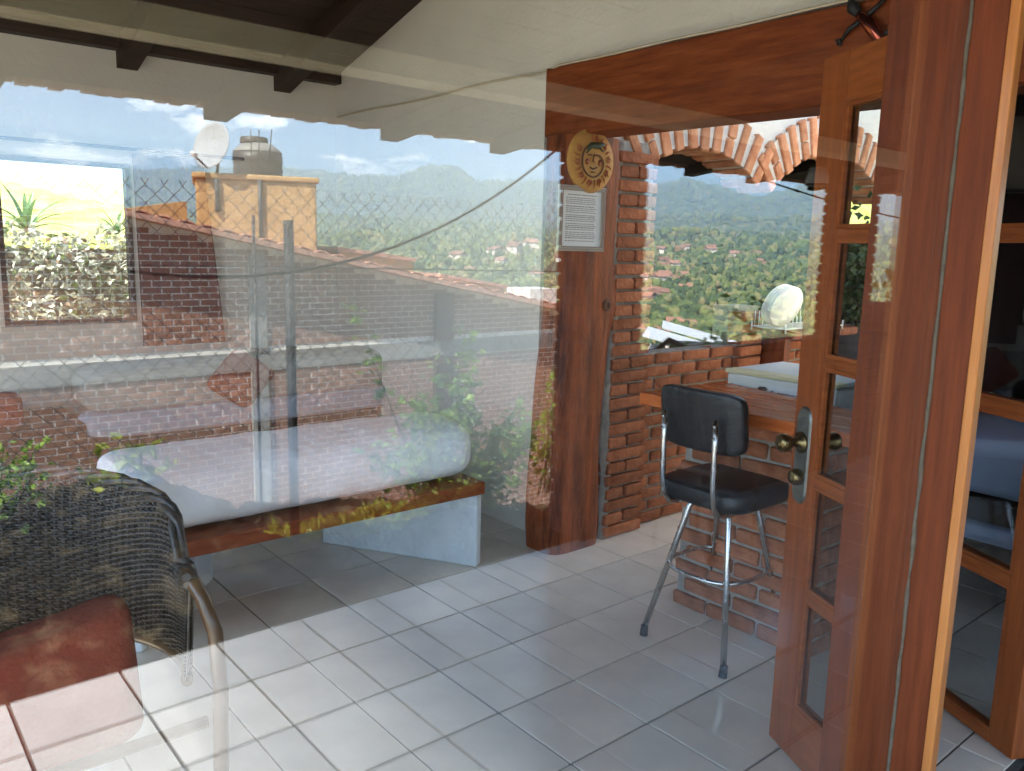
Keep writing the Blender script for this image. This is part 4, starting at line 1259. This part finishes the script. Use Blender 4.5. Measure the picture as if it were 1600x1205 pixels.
# terrace chair and little table beyond the pillar
tch = empty('terrace_chair', 'curved dark metal chair back beyond the brick pier', 'chair')
q = MB()
yv = ry(2.60)
def P3(x, y, z): return (x, ry(y), z)
q.tube([P3(3.10, 2.55, 0.45), P3(3.12, 2.62, 0.85), P3(3.18, 2.65, 0.98), P3(3.26, 2.65, 1.02), P3(3.36, 2.65, 0.99), P3(3.42, 2.62, 0.86), P3(3.46, 2.55, 0.45)], 0.016, 8)
q.build('back_frame', MT['caneframe'], tch)
for x in (3.20, 3.28, 3.36):
    MB().tube([P3(x, 2.57, 0.46), P3(x, 2.65, 0.99)], 0.008, 6).build('slat', MT['caneframe'], tch)
MB().box(3.08, 3.48, ry(2.58), ry(2.18), 0.43, 0.46).build('seat', MT['caneframe'], tch, bevel=0.01)
for (x, y) in ((3.11, 2.55), (3.45, 2.55), (3.11, 2.21), (3.45, 2.21)):
    MB().tube([P3(x, y, 0.43), P3(x, y, 0.0)], 0.014, 8).build('leg', MT['caneframe'], tch)

# ------------------------------------------------------------------ rocky bank, plants, fence
bank = MB()
def bank_z(x, yv_):
    v = (yv_ - 2.842) / 2.2
    n1 = mnoise.noise((x * 1.7, yv_ * 2.1, 0.3)); n2 = mnoise.noise((x * 4.3, yv_ * 5.1, 2.3)); n3 = mnoise.noise((x * 11, yv_ * 12, 5.3))
    st = math.floor((n1 * 0.5 + 0.5) * 5) / 5
    z = -0.09 + (v ** 0.8) * 0.18 * (1 if x < 2.5 else max(-1.5, 1 - (x - 2.5) * 1.2)) + 0.16 * (st - 0.5) + 0.06 * n2 + 0.03 * n3 + 0.012 * mnoise.noise((x * 27, yv_ * 29, 1.1))
    k1 = min(1.0, max(0.0, (yv_ - 3.55) / 0.6)); k2 = min(1.0, max(0.0, (x - 1.45) / 0.5))
    z -= 0.36 * k1 * k1 * (3 - 2 * k1) * k2
    return -0.10 if v <= 0 else z
def fn(u, v):
    x, yv_ = -1.5 + 7.5 * u, 2.842 + 2.2 * v
    return (x, my(yv_), bank_z(x, yv_))
bank.grid(fn, 420, 130, True)
tag(bank.build('rocky_bank', MT['rock']), 'rough tan rock and earth bank beyond the terrace edge', kind='structure')

def shrub(name, label, centre, spread, n, leaf, material, stems, seed, elong=1.6, up=0.3):
    root = empty(name, label, 'plant', None)
    r = np.random.default_rng(seed)
    pts = []
    for k in range(stems):
        base = np.array([centre[0] + r.normal() * spread[0] * 0.35, my(centre[1] + r.normal() * spread[1] * 0.4), centre[2]])
        tip = np.array([centre[0] + r.normal() * spread[0] * 0.8, my(centre[1] + r.normal() * spread[1] * 0.7), centre[2] + spread[2] * r.uniform(0.55, 1.05)])
        mid = (base + tip) / 2 + r.normal(size=3) * 0.04
        MB().tube([tuple(base), tuple(mid), tuple(tip)], [0.007, 0.005, 0.002], 5).build('stem', MT['leaf_dark'], root)
        m_ = max(4, n // stems)
        t = r.uniform(0.12, 1.0, m_)[:, None]
        L = np.where(t < 0.5, base + (mid - base) * t * 2, mid + (tip - mid) * (t - 0.5) * 2)
        pts.append(L + r.normal(size=(m_, 3)) * np.array([0.055, 0.05, 0.025]) * (1.6 - t))
    leaf_cloud('foliage', np.concatenate(pts), leaf, material, root, seed=seed, elong=elong, up=up)
    return root
shrub('fence_sapling', 'bright green sapling with tiers of leaves rising in front of the chain link fence', (3.0, 4.38, -0.35), (0.40, 0.15, 1.45), 460, 0.06, MT['leaf_bright'], 7, 31, 1.2, 0.1)
shrub('fence_bush', 'low leafy green bush beside the trunk post and bench end', (3.30, 4.40, -0.45), (0.55, 0.15, 0.85), 1900, 0.055, MT['leaf_bright'], 34, 32, 1.3, 0.2)
shrub('climbing_plant', 'slender light green climbing plant close to the trunk post', (4.02, 4.38, -0.35), (0.18, 0.12, 1.15), 200, 0.055, MT['leaf_bright'], 6, 33, 1.2, 0.1)
shrub('weed_clump', 'tall pale green weed at the left picture edge above the wicker chair', (0.58, 4.40, 0.14), (0.07, 0.1, 0.40), 150, 0.045, MT['leaf_bright'], 5, 34, 1.2, 0.1)
shrub('weed_clump', 'small pointed yellow green weed above the right shoulder of the wicker chair', (1.12, 4.40, 0.20), (0.10, 0.08, 0.24), 60, 0.055, MT['leaf_yellow'], 5, 35, 1.9, 0.3)
gt = empty('grass_tuft', 'sunlit yellow green grass clump along the front edge of the bench plank', 'grass')
P = rng.uniform(size=(3200, 3)) * np.array([1.20, 0.34, 0.03]) + np.array([1.95, my(4.56), 0.0])
P[:, 2] += np.array([bank_z(px_, 2 * GLASS_Y - py_) for px_, py_ in P[:, :2]])
leaf_cloud('blades', P, 0.05, MT['leaf_yellow'], gt, seed=41, elong=2.6, up=1.0)
gt['kind'] = 'stuff'

fence = empty('chain_link_fence', 'rusty chain link fence with grey posts beyond the terrace', 'fence')
V, F = [], []
def add_tube_np(pts, r):
    base = len(V)
    pts = [Vector(p) for p in pts]
    for i, p in enumerate(pts):
        for (a, b_) in ((r, 0), (0, r), (-r, 0), (0, -r)):
            V.append((p.x + a, p.y + b_, p.z) if True else None)
    for i in range(len(pts) - 1):
        for k in range(4):
            F.append((base + i * 4 + k, base + i * 4 + (k + 1) % 4, base + (i + 1) * 4 + (k + 1) % 4, base + (i + 1) * 4 + k))
pitch = 0.088
nz = 22
z_top = 1.72
for k in range(52):
    x = 0.25 + k * pitch
    for s0 in (0,):
        pts = []
        for j in range(nz * 2 + 1):
            z = z_top - j * pitch / 2
            xo = pitch * 0.5 * (1 if j % 2 else 0)
            pts.append((x + xo + 0.0, my(4.2) + (0.004 if j % 2 else -0.004), z))
        add_tube_np(pts, 0.0026)
        pts2 = [(x + pitch * 0.5 + (pitch * 0.5 if j % 2 == 0 else 0.0), my(4.2) + (0.004 if j % 2 == 0 else -0.004), z_top - j * pitch / 2) for j in range(nz * 2 + 1)]
        add_tube_np(pts2, 0.0026)
    add_tube_np([(x, my(4.2), z_top), (x - 0.018, my(4.2), z_top + 0.03)], 0.0026)
    add_tube_np([(x, my(4.2), z_top), (x + 0.018, my(4.2), z_top + 0.03)], 0.0026)
tag(obj('wire_mesh', np_mesh('wire_mesh', np.array(V), np.array(F), MT['galv'], True), fence), kind='stuff')
for (x, zt, r) in ((1.955, 1.58, 0.027), (1.76, 1.60, 0.008), (4.75, 1.62, 0.02), (-0.6, 1.8, 0.027)):
    MB().tube([(x, my(4.23), -0.6), (x, my(4.23), zt)], r, 12).build('post', MT['polegrey'], fence)
MB().tube([(-0.6, my(4.205), 1.36), (1.9, my(4.205), 1.33), (4.7, my(4.205), 1.30)], 0.004, 6).build('tension_wire', MT['galv'], fence)

cbl = MB()
pts = []
for i in range(40):
    t = i / 39
    x = 3.0 - 2.75 * t
    z = 2.0 - 2.05 * t + 1.55 * t * t
    pts.append((x, my(3.2), z))
cbl.tube(pts, 0.0065, 6)
tag(cbl.build('hanging_cable', MT['cable']), 'grey cable sagging from the lintel corner across the valley view', 'cable')
cbl = MB()
cbl.tube([(4.6, my(3.4), 2.08), (4.89, my(3.4), 2.0), (5.4, my(3.4), 1.94), (5.94, my(3.4), 1.885), (6.7, my(3.4), 1.825), (7.9, my(3.4), 1.75)], 0.006, 6)
for (x, z) in ((5.55, 1.925), (5.8, 1.90)):
    cbl.tube([(x - 0.02, my(3.4), z + 0.003), (x + 0.02, my(3.4), z - 0.003)], 0.010, 6)
tag(cbl.build('hanging_cable', MT['cable']), 'thin dark cable crossing the view under the brick arches', 'cable')

# ------------------------------------------------------------------ neighbouring brick building
YW = 9.8
nbh = empty('brick_building', 'neighbouring brick building with sloping tiled verge and pale concrete band', 'building')
def roofz(x): return 1.53 - (x - 3.55) * 0.187
MB().prism([(0.3, -4.5), (10.6, -4.5), (10.6, roofz(10.6)), (0.3, roofz(0.3))], 'y', my(YW + 0.05), my(YW - 0.008)).build('mortar', MT['mortar_white'], nbh)
MB().prism([(0.3, -4.5), (10.6, -4.5), (10.6, roofz(10.6)), (0.3, roofz(0.3))], 'y', my(YW + 6), my(YW + 0.052)).build('wall', MT['concrete'], nbh)
MB().box(0.3, 10.6, my(YW + 0.028), my(YW - 0.03), -0.11, 0.115).build('concrete_band', MT['concrete'], nbh)
MB().box(3.98, 4.20, my(YW + 0.028), my(YW - 0.045), -3.5, -0.112).box(3.98, 4.20, my(YW + 0.028), my(YW - 0.04), 0.117, roofz(4.2) - 0.08).build('concrete_column', MT['concrete'], nbh)
MB().box(6.72, 7.02, my(YW + 0.028), my(YW - 0.10), -2.5, -0.112).box(6.72, 7.02, my(YW + 0.028), my(YW - 0.10), 0.117, roofz(7.02) - 0.08).build('pilaster', MT['brick_dark'], nbh)
allb = []
course, bl = 0.075, 0.215
z = -3.2
i = 0
while z < 2.0:
    x = 0.6 - (bl / 2 if i % 2 else 0)
    while x < 10.3:
        xm = x + bl / 2
        if z + course < roofz(x + bl) - 0.02 and not (-0.12 - course < z < 0.12):
            allb.append((xm, z + course / 2))
        x += bl
    z += course
    i += 1
# the bricks that show most plainly become pieces of their own
def vis(b_):
    x, z_ = b_
    return abs(x - 4.1) * 0.8 + abs(z_ - 0.15) * 1.6
allb.sort(key=vis)
tmpl = [brick_template('brick', bl - 0.018, 0.06, course - 0.014, MT['brick_far'], 70 + k, 0.004) for k in range(3)]
for (x, z) in allb[:300]:
    obj('brick', random.choice(tmpl), nbh, (x + random.uniform(-0.003, 0.003), my(YW) - 0.015, z), (0, random.uniform(-0.015, 0.015), random.uniform(-0.01, 0.01)))
rest = MB()
for (x, z) in allb[300:]:
    hx, hz = (bl - 0.018) / 2 + random.uniform(-0.003, 0.003), (course - 0.014) / 2
    rest.box(x - hx, x + hx, my(YW + 0.045), my(YW) + random.uniform(0.012, 0.018), z - hz, z + hz)
tag(rest.build('brickwork', MT['brick_far'], nbh), kind='stuff')
rf = MB().prism([(0.2, roofz(0.2) - 0.01), (10.9, roofz(10.9) - 0.01), (10.9, roofz(10.9) + 0.05), (0.2, roofz(0.2) + 0.05)], 'y', my(YW + 6.2), my(YW - 0.30)).build('roof', MT['rooftile'], nbh)
tm = MB()
for dz in (0.0,):
    tm.grid(lambda u, v: (0.24 * u - 0.12, -0.22 + 0.26 * v, 0.035 * math.sin(math.pi * u) + 0.012 * v), 8, 3)
tme = tm.mesh('coping_tile'); tme.materials.append(MT['rooftile'])
for k in range(44):
    x = 0.35 + k * 0.24
    o = obj('coping_tile', tme, rf, (x, my(YW - 0.12), roofz(x) + 0.053), (0, 0.185, random.uniform(-0.03, 0.03)))
    o.modifiers.new('thick', 'SOLIDIFY').thickness = 0.018
    o2 = obj('coping_tile', tme, rf, (x, my(YW + 0.12), roofz(x) + 0.053), (0, 0.185, random.uniform(-0.03, 0.03)))

# ochre stair tower, parapets, dish, tank
tw = empty('ochre_tower', 'ochre rendered stair tower rising behind the tiled verge, under the dish', 'tower')
TA, TB = Vector((3.98, my(11.5), 0)), Vector((5.50, my(10.97), 0))
TU = (TB - TA); TN = Vector((TU.y, -TU.x, 0)).normalized()
if TN.y > 0: TN = -TN
MB().obox(TA + Vector((0, 0, -2)), TU, TN * 1.7, (0, 0, 4.30)).build('wall', MT['ochre'], tw, bevel=0.03)
tu = TU.normalized()
MB().obox(TA - tu * 0.04 - TN * 0.04 + Vector((0, 0, 2.302)), TU + tu * 0.08, TN * 1.78, (0, 0, 0.075)).build('cap', MT['ochre'], tw, bevel=0.02)
for k_, zz in ((0.17, 1.85), (0.52, 1.50)):
    p = TA + TU * k_ - TN * 0.035
    MB().tube([(p.x, p.y, zz), (p.x, p.y, 2.30)], 0.03, 8).build('drain_pipe', MT['polegrey'], tw)
op = MB().prism([(2.4, 1.2), (3.99, 1.2), (3.99, 2.0), (2.4, 1.72)], 'y', my(12.4), my(11.9)).build('ochre_parapet', MT['ochre'])
tag(op, 'short ochre parapet left of the stair tower', 'parapet')
for k, (x0, x1, za, zb_) in enumerate(((6.13, 7.47, 1.36, 1.20), (8.05, 9.45, 0.95, 0.74))):
    bx_ = empty('roof_light_box', ['ochre box on the neighbouring roof nearer the tower', 'ochre box lower down the neighbouring roof'][k], 'roof box', 'ochre boxes on the roof')
    MB().prism([(x0, -0.2), (x1, -0.2), (x1, zb_), (x0, za)], 'y', my(12.6), my(11.5)).build('wall', MT['ochre'], bx_)
    MB().prism([(x0 - 0.04, za + 0.003), (x1 + 0.04, zb_ + 0.003), (x1 + 0.04, zb_ + 0.06), (x0 - 0.04, za + 0.06)], 'y', my(12.64), my(11.46)).build('cap', MT['rooftile'], bx_)
sm = MB().box(9.0, 9.6, my(10.9), my(10.3), 0.3, 0.80).build('white_box', MT['pot_white'])
tag(sm, 'small white block at the low end of the tiled verge', 'block')

ds = empty('satellite_dish', 'pale grey satellite dish tilted on top of the ochre tower', 'dish')
DN = Vector((-0.86, 0.38, 0.24)).normalized()
DC = Vector((4.20, my(11.45), 2.74))
MB().lathe([(0.0, -0.055), (0.10, -0.050), (0.20, -0.034), (0.29, -0.008), (0.325, 0.004), (0.318, 0.012), (0.28, -0.002), (0.19, -0.027), (0.10, -0.042), (0.0, -0.047)], tuple(DC), 40, DN).build('reflector', MT['dish'], ds)
dl = MB()
uu = Vector((0, 0, 1)).cross(DN).normalized(); vv = DN.cross(uu)
for k, (a, b_) in enumerate(((-0.06, 0.11), (-0.025, 0.11), (0.01, 0.11), (0.045, 0.11))):
    p = DC + uu * a + vv * b_ + DN * -0.036
    dl.tube([tuple(p), tuple(p + vv * 0.03 + uu * (0.008 if k % 2 else -0.004))], 0.004, 5)
dl.build('faded_mark', MT['concrete'], ds)
arm_end = DC + DN * 0.30 - vv * 0.22
MB().tube([tuple(DC - vv * 0.32), tuple(arm_end)], 0.012, 8).build('feed_arm', MT['polegrey'], ds)
MB().lathe([(0.0, 0.0), (0.03, 0.0), (0.035, 0.05), (0.02, 0.09), (0.0, 0.09)], tuple(arm_end), 12, -DN).build('feed_horn', MT['pot_white'], ds)
MB().tube([tuple(DC - DN * 0.05), tuple(DC - DN * 0.14 - Vector((0, 0, 0.05))), (DC.x + 0.12, DC.y - 0.16, 2.36)], 0.022, 8).build('mast', MT['polegrey'], ds)
tk = empty('water_tank', 'dark plastic water tank with dusty pale shoulder on the ochre tower', 'tank')
MB().lathe([(0.0, 0.0), (0.36, 0.0), (0.37, 0.04), (0.355, 0.10), (0.37, 0.16), (0.355, 0.22), (0.37, 0.30), (0.36, 0.42), (0.0, 0.42)], (5.25, my(12.4), 2.378), 32).build('body', MT['tank'], tk)
MB().lathe([(0.362, 0.0), (0.362, 0.01), (0.30, 0.07), (0.22, 0.13), (0.0, 0.13)], (5.25, my(12.4), 2.799), 32).build('shoulder', MT['tank_top'], tk)
MB().lathe([(0.0, 0.0), (0.20, 0.0), (0.21, 0.02), (0.20, 0.09), (0.0, 0.10)], (5.20, my(12.4), 2.930), 24).build('lid', MT['tank'], tk)
rods = empty('reinforcing_bars', 'thin rusty reinforcing bars sticking up from the ochre tower', 'bars')
for (x, zt, lean) in ((4.80, 3.02, 0.0), (4.90, 3.03, 0.02), (5.02, 3.05, 0.09)):
    MB().tube([(x, my(11.55), 2.37), (x + lean, my(11.55), zt)], 0.008, 6).build('bar', MT['iron'], rods)

# ------------------------------------------------------------------ valley, hills, woods, houses
def smooth(a, b_, t):
    t = np.clip((t - a) / (b_ - a), 0, 1)
    return t * t * (3 - 2 * t)
def sn(a, seed):
    r = np.random.default_rng(seed)
    out = np.zeros_like(a, dtype=float)
    for k in range(1, 7):
        out += np.sin(a * k * r.uniform(5, 9) + r.uniform(0, 6.3)) / k
    return out
SK_A = np.array([-20, 8, 15, 24.4, 29.4, 32.0, 34.1, 36.0, 37.3, 42.8, 46, 49, 51.3, 53.5, 55.9, 58, 59.8, 64.3, 68, 75, 90])
SK_E = np.array([3.4, 3.6, 3.9, 4.45, 4.30, 4.35, 5.10, 5.02, 4.30, 4.25, 4.1, 3.95, 4.60, 4.05, 3.35, 3.85, 4.60, 4.7, 4.3, 4.0, 3.5])
def terrain(a_deg, d):
    """height of the land at bearing a (degrees from the window normal) and distance d"""
    a = np.radians(a_deg)
    ridge = 4300 * np.tan(np.radians(np.interp(a_deg, SK_A, SK_E)))
    h = -4.5 - 20 * smooth(20, 130, d)
    h = h + 14 * smooth(250, 700, d) + 22 * smooth(600, 1300, d) + 60 * smooth(1200, 2600, d)
    h = h + (ridge - 72) * smooth(2700, 4300, d) - 500 * smooth(4300, 6500, d)
    h = h + (sn(a * 1.0 + d / 900, 3) * 5 + sn(a * 2.2 - d / 500, 5) * 4) * smooth(200, 900, d)
    h = h + sn(a * 1.6 + d / 1400, 8) * 13 * smooth(1500, 2500, d) * (1 - smooth(3300, 4200, d))
    h = h + (sn(a * 9, 11) * 3) * smooth(3500, 4300, d)
    return h
na, nd = 220, 150
aa = np.linspace(-25, 95, na)
dd = np.concatenate([np.linspace(14, 200, 30), np.geomspace(208, 6500, nd - 30)])
Agrid, Dgrid = np.meshgrid(aa, dd)
Z = terrain(Agrid, Dgrid)
V = np.stack([Dgrid * np.sin(np.radians(Agrid)), 2 * GLASS_Y - Dgrid * np.cos(np.radians(Agrid)), Z], -1).reshape(-1, 3)
ii = np.arange(na - 1)[None, :] + np.arange(nd - 1)[:, None] * na
F = np.stack([ii, ii + na, ii + na + 1, ii + 1], -1).reshape(-1, 4)
hills = obj('hills', np_mesh('hills', V, F, MT['hill'], True))
tag(hills, 'wooded hills and valley floor under the sky', kind='structure')
g = 9000
ground = MB().box(-g, g, -g, g, -60, -58).build('ground', MT['soil'])
tag(ground, 'low ground reaching to the horizon', kind='structure')
yard = MB().box(-6, 14, my(22), my(4.6), -5.5, -3.4).build('yard', MT['soil'])
tag(yard, 'bare earth yard below the terrace', kind='structure')

# tree crowns of the valley woods
t_ = (1 + 5 ** 0.5) / 2
ico = np.array([(-1, t_, 0), (1, t_, 0), (-1, -t_, 0), (1, -t_, 0), (0, -1, t_), (0, 1, t_), (0, -1, -t_), (0, 1, -t_), (t_, 0, -1), (t_, 0, 1), (-t_, 0, -1), (-t_, 0, 1)], float)
ico /= np.linalg.norm(ico[0])
icf = np.array([(0, 11, 5), (0, 5, 1), (0, 1, 7), (0, 7, 10), (0, 10, 11), (1, 5, 9), (5, 11, 4), (11, 10, 2), (10, 7, 6), (7, 1, 8), (3, 9, 4), (3, 4, 2), (3, 2, 6), (3, 6, 8), (3, 8, 9), (4, 9, 5), (2, 4, 11), (6, 2, 10), (8, 6, 7), (9, 8, 1)])
def subdiv(v, f):
    v = list(map(tuple, v)); cache = {}; nf = []
    def mid(a, b_):
        k = (min(a, b_), max(a, b_))
        if k not in cache:
            p = (np.array(v[a]) + np.array(v[b_])); p /= np.linalg.norm(p)
            v.append(tuple(p)); cache[k] = len(v) - 1
        return cache[k]
    for a, b_, c_ in f:
        x, y, z_ = mid(a, b_), mid(b_, c_), mid(c_, a)
        nf += [(a, x, z_), (b_, y, x), (c_, z_, y), (x, y, z_)]
    return np.array(v), np.array(nf)
ico2, icf2 = subdiv(ico, icf)
def crowns(name, n, dmin, dmax, r0, r1, vs, fs, seed, power=1.0, lobes=1):
    r = np.random.default_rng(seed)
    a = r.uniform(4, 74, n)
    u = r.uniform(0, 1, n) ** power
    d = dmin * (dmax / dmin) ** u
    z0 = terrain(a, d)
    tint = r.uniform(0, 1, n)
    if lobes > 1:
        a, d, z0, u, tint = (np.repeat(q, lobes) for q in (a, d, z0, u, tint))
        n = n * lobes
        tint = np.clip(tint + r.normal(size=n) * 0.07, 0, 1)
    rad = r.uniform(r0, r1, n) * (0.7 + 0.5 * u)
    C = np.stack([d * np.sin(np.radians(a)), 2 * GLASS_Y - d * np.cos(np.radians(a)), z0 + rad * 0.75], -1)
    if lobes > 1:
        C = C + r.normal(size=(n, 3)) * (np.array([0.95, 0.95, 0.75]) * 1.5) + np.array([0, 0, 1.6])
    k = len(vs)
    jit = 1 + r.normal(size=(n, k)) * 0.20
    sc = np.stack([rad, rad, rad * r.uniform(0.8, 1.5, n)], -1)
    V = C[:, None, :] + vs[None] * jit[..., None] * sc[:, None, :]
    F = (fs[None] + (np.arange(n) * k)[:, None, None]).reshape(-1, 3)
    me = np_mesh(name, V.reshape(-1, 3), F, MT['forest'], lobes > 1)
    at = me.attributes.new('tint', 'FLOAT', 'POINT')
    at.data.foreach_set('value', np.repeat(tint, k).astype(np.float32))
    return me
parts = [crowns('woods', 7500, 130, 800, 1.1, 2.3, ico2, icf2, 21, 0.85, 1), crowns('woods', 7500, 140, 760, 1.0, 2.1, ico, icf, 24, 0.85, 6), crowns('woods', 24000, 650, 2700, 3.6, 6.8, ico, icf, 22, 0.9), crowns('woods', 12000, 2500, 4330, 7.0, 12.0, ico, icf, 23, 0.9)]
woods = empty('woods', 'dense woods covering the far side of the valley', 'woods', kind='stuff')
for p in parts:
    obj('crowns', p, woods)
    woods['kind'] = 'stuff'
for ch in woods.children: ch['kind'] = 'stuff'

hw = MB().box(-0.5, 0.5, -0.5, 0.5, -0.6, 0.5)
hwm = hw.mesh('wall'); hwm.materials.append(MT['house_wall'])
hr = MB().prism([(-0.56, 0.5), (0.56, 0.5), (0.0, 0.86)], 'y', -0.56, 0.56)
hrm = hr.mesh('roof'); hrm.materials.append(MT['house_roof'])
hwn = MB()
for x in (-0.28, 0.05, 0.3):
    hwn.box(x - 0.07, x + 0.07, 0.502, 0.506, 0.0, 0.28)
hwnm = hwn.mesh('windows'); hwnm.materials.append(MT['dark_opening'])
r = random.Random(5)
spots = []
for k in range(26):
    spots.append((r.uniform(48.5, 53.5), r.uniform(640, 900)))
for k in range(9):
    spots.append((r.uniform(53.8, 57.0), r.uniform(700, 900)))
for k in range(20):
    spots.append((r.uniform(48.0, 51.8), r.uniform(330, 470)))
for k in range(12):
    spots.append((r.uniform(48.6, 52), r.uniform(200, 270)))
for k in range(16):
    spots.append((r.uniform(36, 47), r.uniform(380, 700)))
for a, d in spots:
    hse = empty('valley_house', 'small house with clay roof among the trees across the valley', 'house', 'houses across the valley')
    z = float(terrain(np.array([a]), np.array([d]))[0])
    x, y = d * math.sin(math.radians(a)), 2 * GLASS_Y - d * math.cos(math.radians(a))
    s = r.uniform(7, 11) * (0.55 if d < 300 else 0.75 if d < 500 else 1.0)
    rz = math.radians(-a) + r.uniform(-0.5, 0.5)
    hse.location = (x, y, z + s * 0.42)
    hse.rotation_euler = (0, 0, rz)
    hse.scale = (s * r.uniform(1.0, 1.8), s * 0.8, s * r.uniform(0.55, 0.8))
    obj('wall', hwm, hse); obj('roof', hrm, hse); obj('windows', hwnm, hse)
for k, (a, d, w, dp, hh, lab) in enumerate(((51.6, 120, 13, 9, 3.0, 'long pale metal roofed shed below the parapet opening'), (53.0, 108, 9, 9, 4.6, 'taller pale metal roofed shed beside the ivy'))):
    sd = empty('metal_shed', lab, 'shed', 'pale sheds in the valley')
    z = float(terrain(np.array([a]), np.array([d]))[0])
    x, y = d * math.sin(math.radians(a)), 2 * GLASS_Y - d * math.cos(math.radians(a))
    sd.location = (x, y, z + (11 if k == 0 else 11.2)); sd.rotation_euler = (0, 0, math.radians(-a + 14))
    MB().box(-w / 2, w / 2, -dp / 2, dp / 2, -14, hh * 0.2).build('wall', MT['house_wall'], sd)
    MB().prism([(-dp / 2 - 0.5, hh * 0.2 + 2.4), (dp / 2 + 0.5, hh * 0.2), (dp / 2 + 0.5, hh * 0.2 + 0.15), (-dp / 2 - 0.5, hh * 0.2 + 2.6)], 'x', -w / 2 - 0.5, w / 2 + 0.5).build('roof', MT['shed_roof'], sd)

# ------------------------------------------------------------------ haze
hz = MB().box(-9100, 9100, -9100, 9100, -61, 420).build("haze", MT["soil"])
hz.data.materials.clear()
HM = bpy.data.materials.new('haze')
HM.use_nodes = True
hn = HM.node_tree.nodes
hn.clear()
ho = hn.new('ShaderNodeOutputMaterial')
hv = hn.new('ShaderNodeVolumePrincipled')
hv.inputs['Color'].default_value = (0.60, 0.80, 1.0, 1)
hv.inputs['Density'].default_value = 0.00031
hv.inputs['Anisotropy'].default_value = 0.2
HM.node_tree.links.new(hv.outputs[0], ho.inputs['Volume'])
hz.data.materials.append(HM)
hz['kind'] = 'stuff'
hz['label'] = 'thin pale haze filling the valley air'
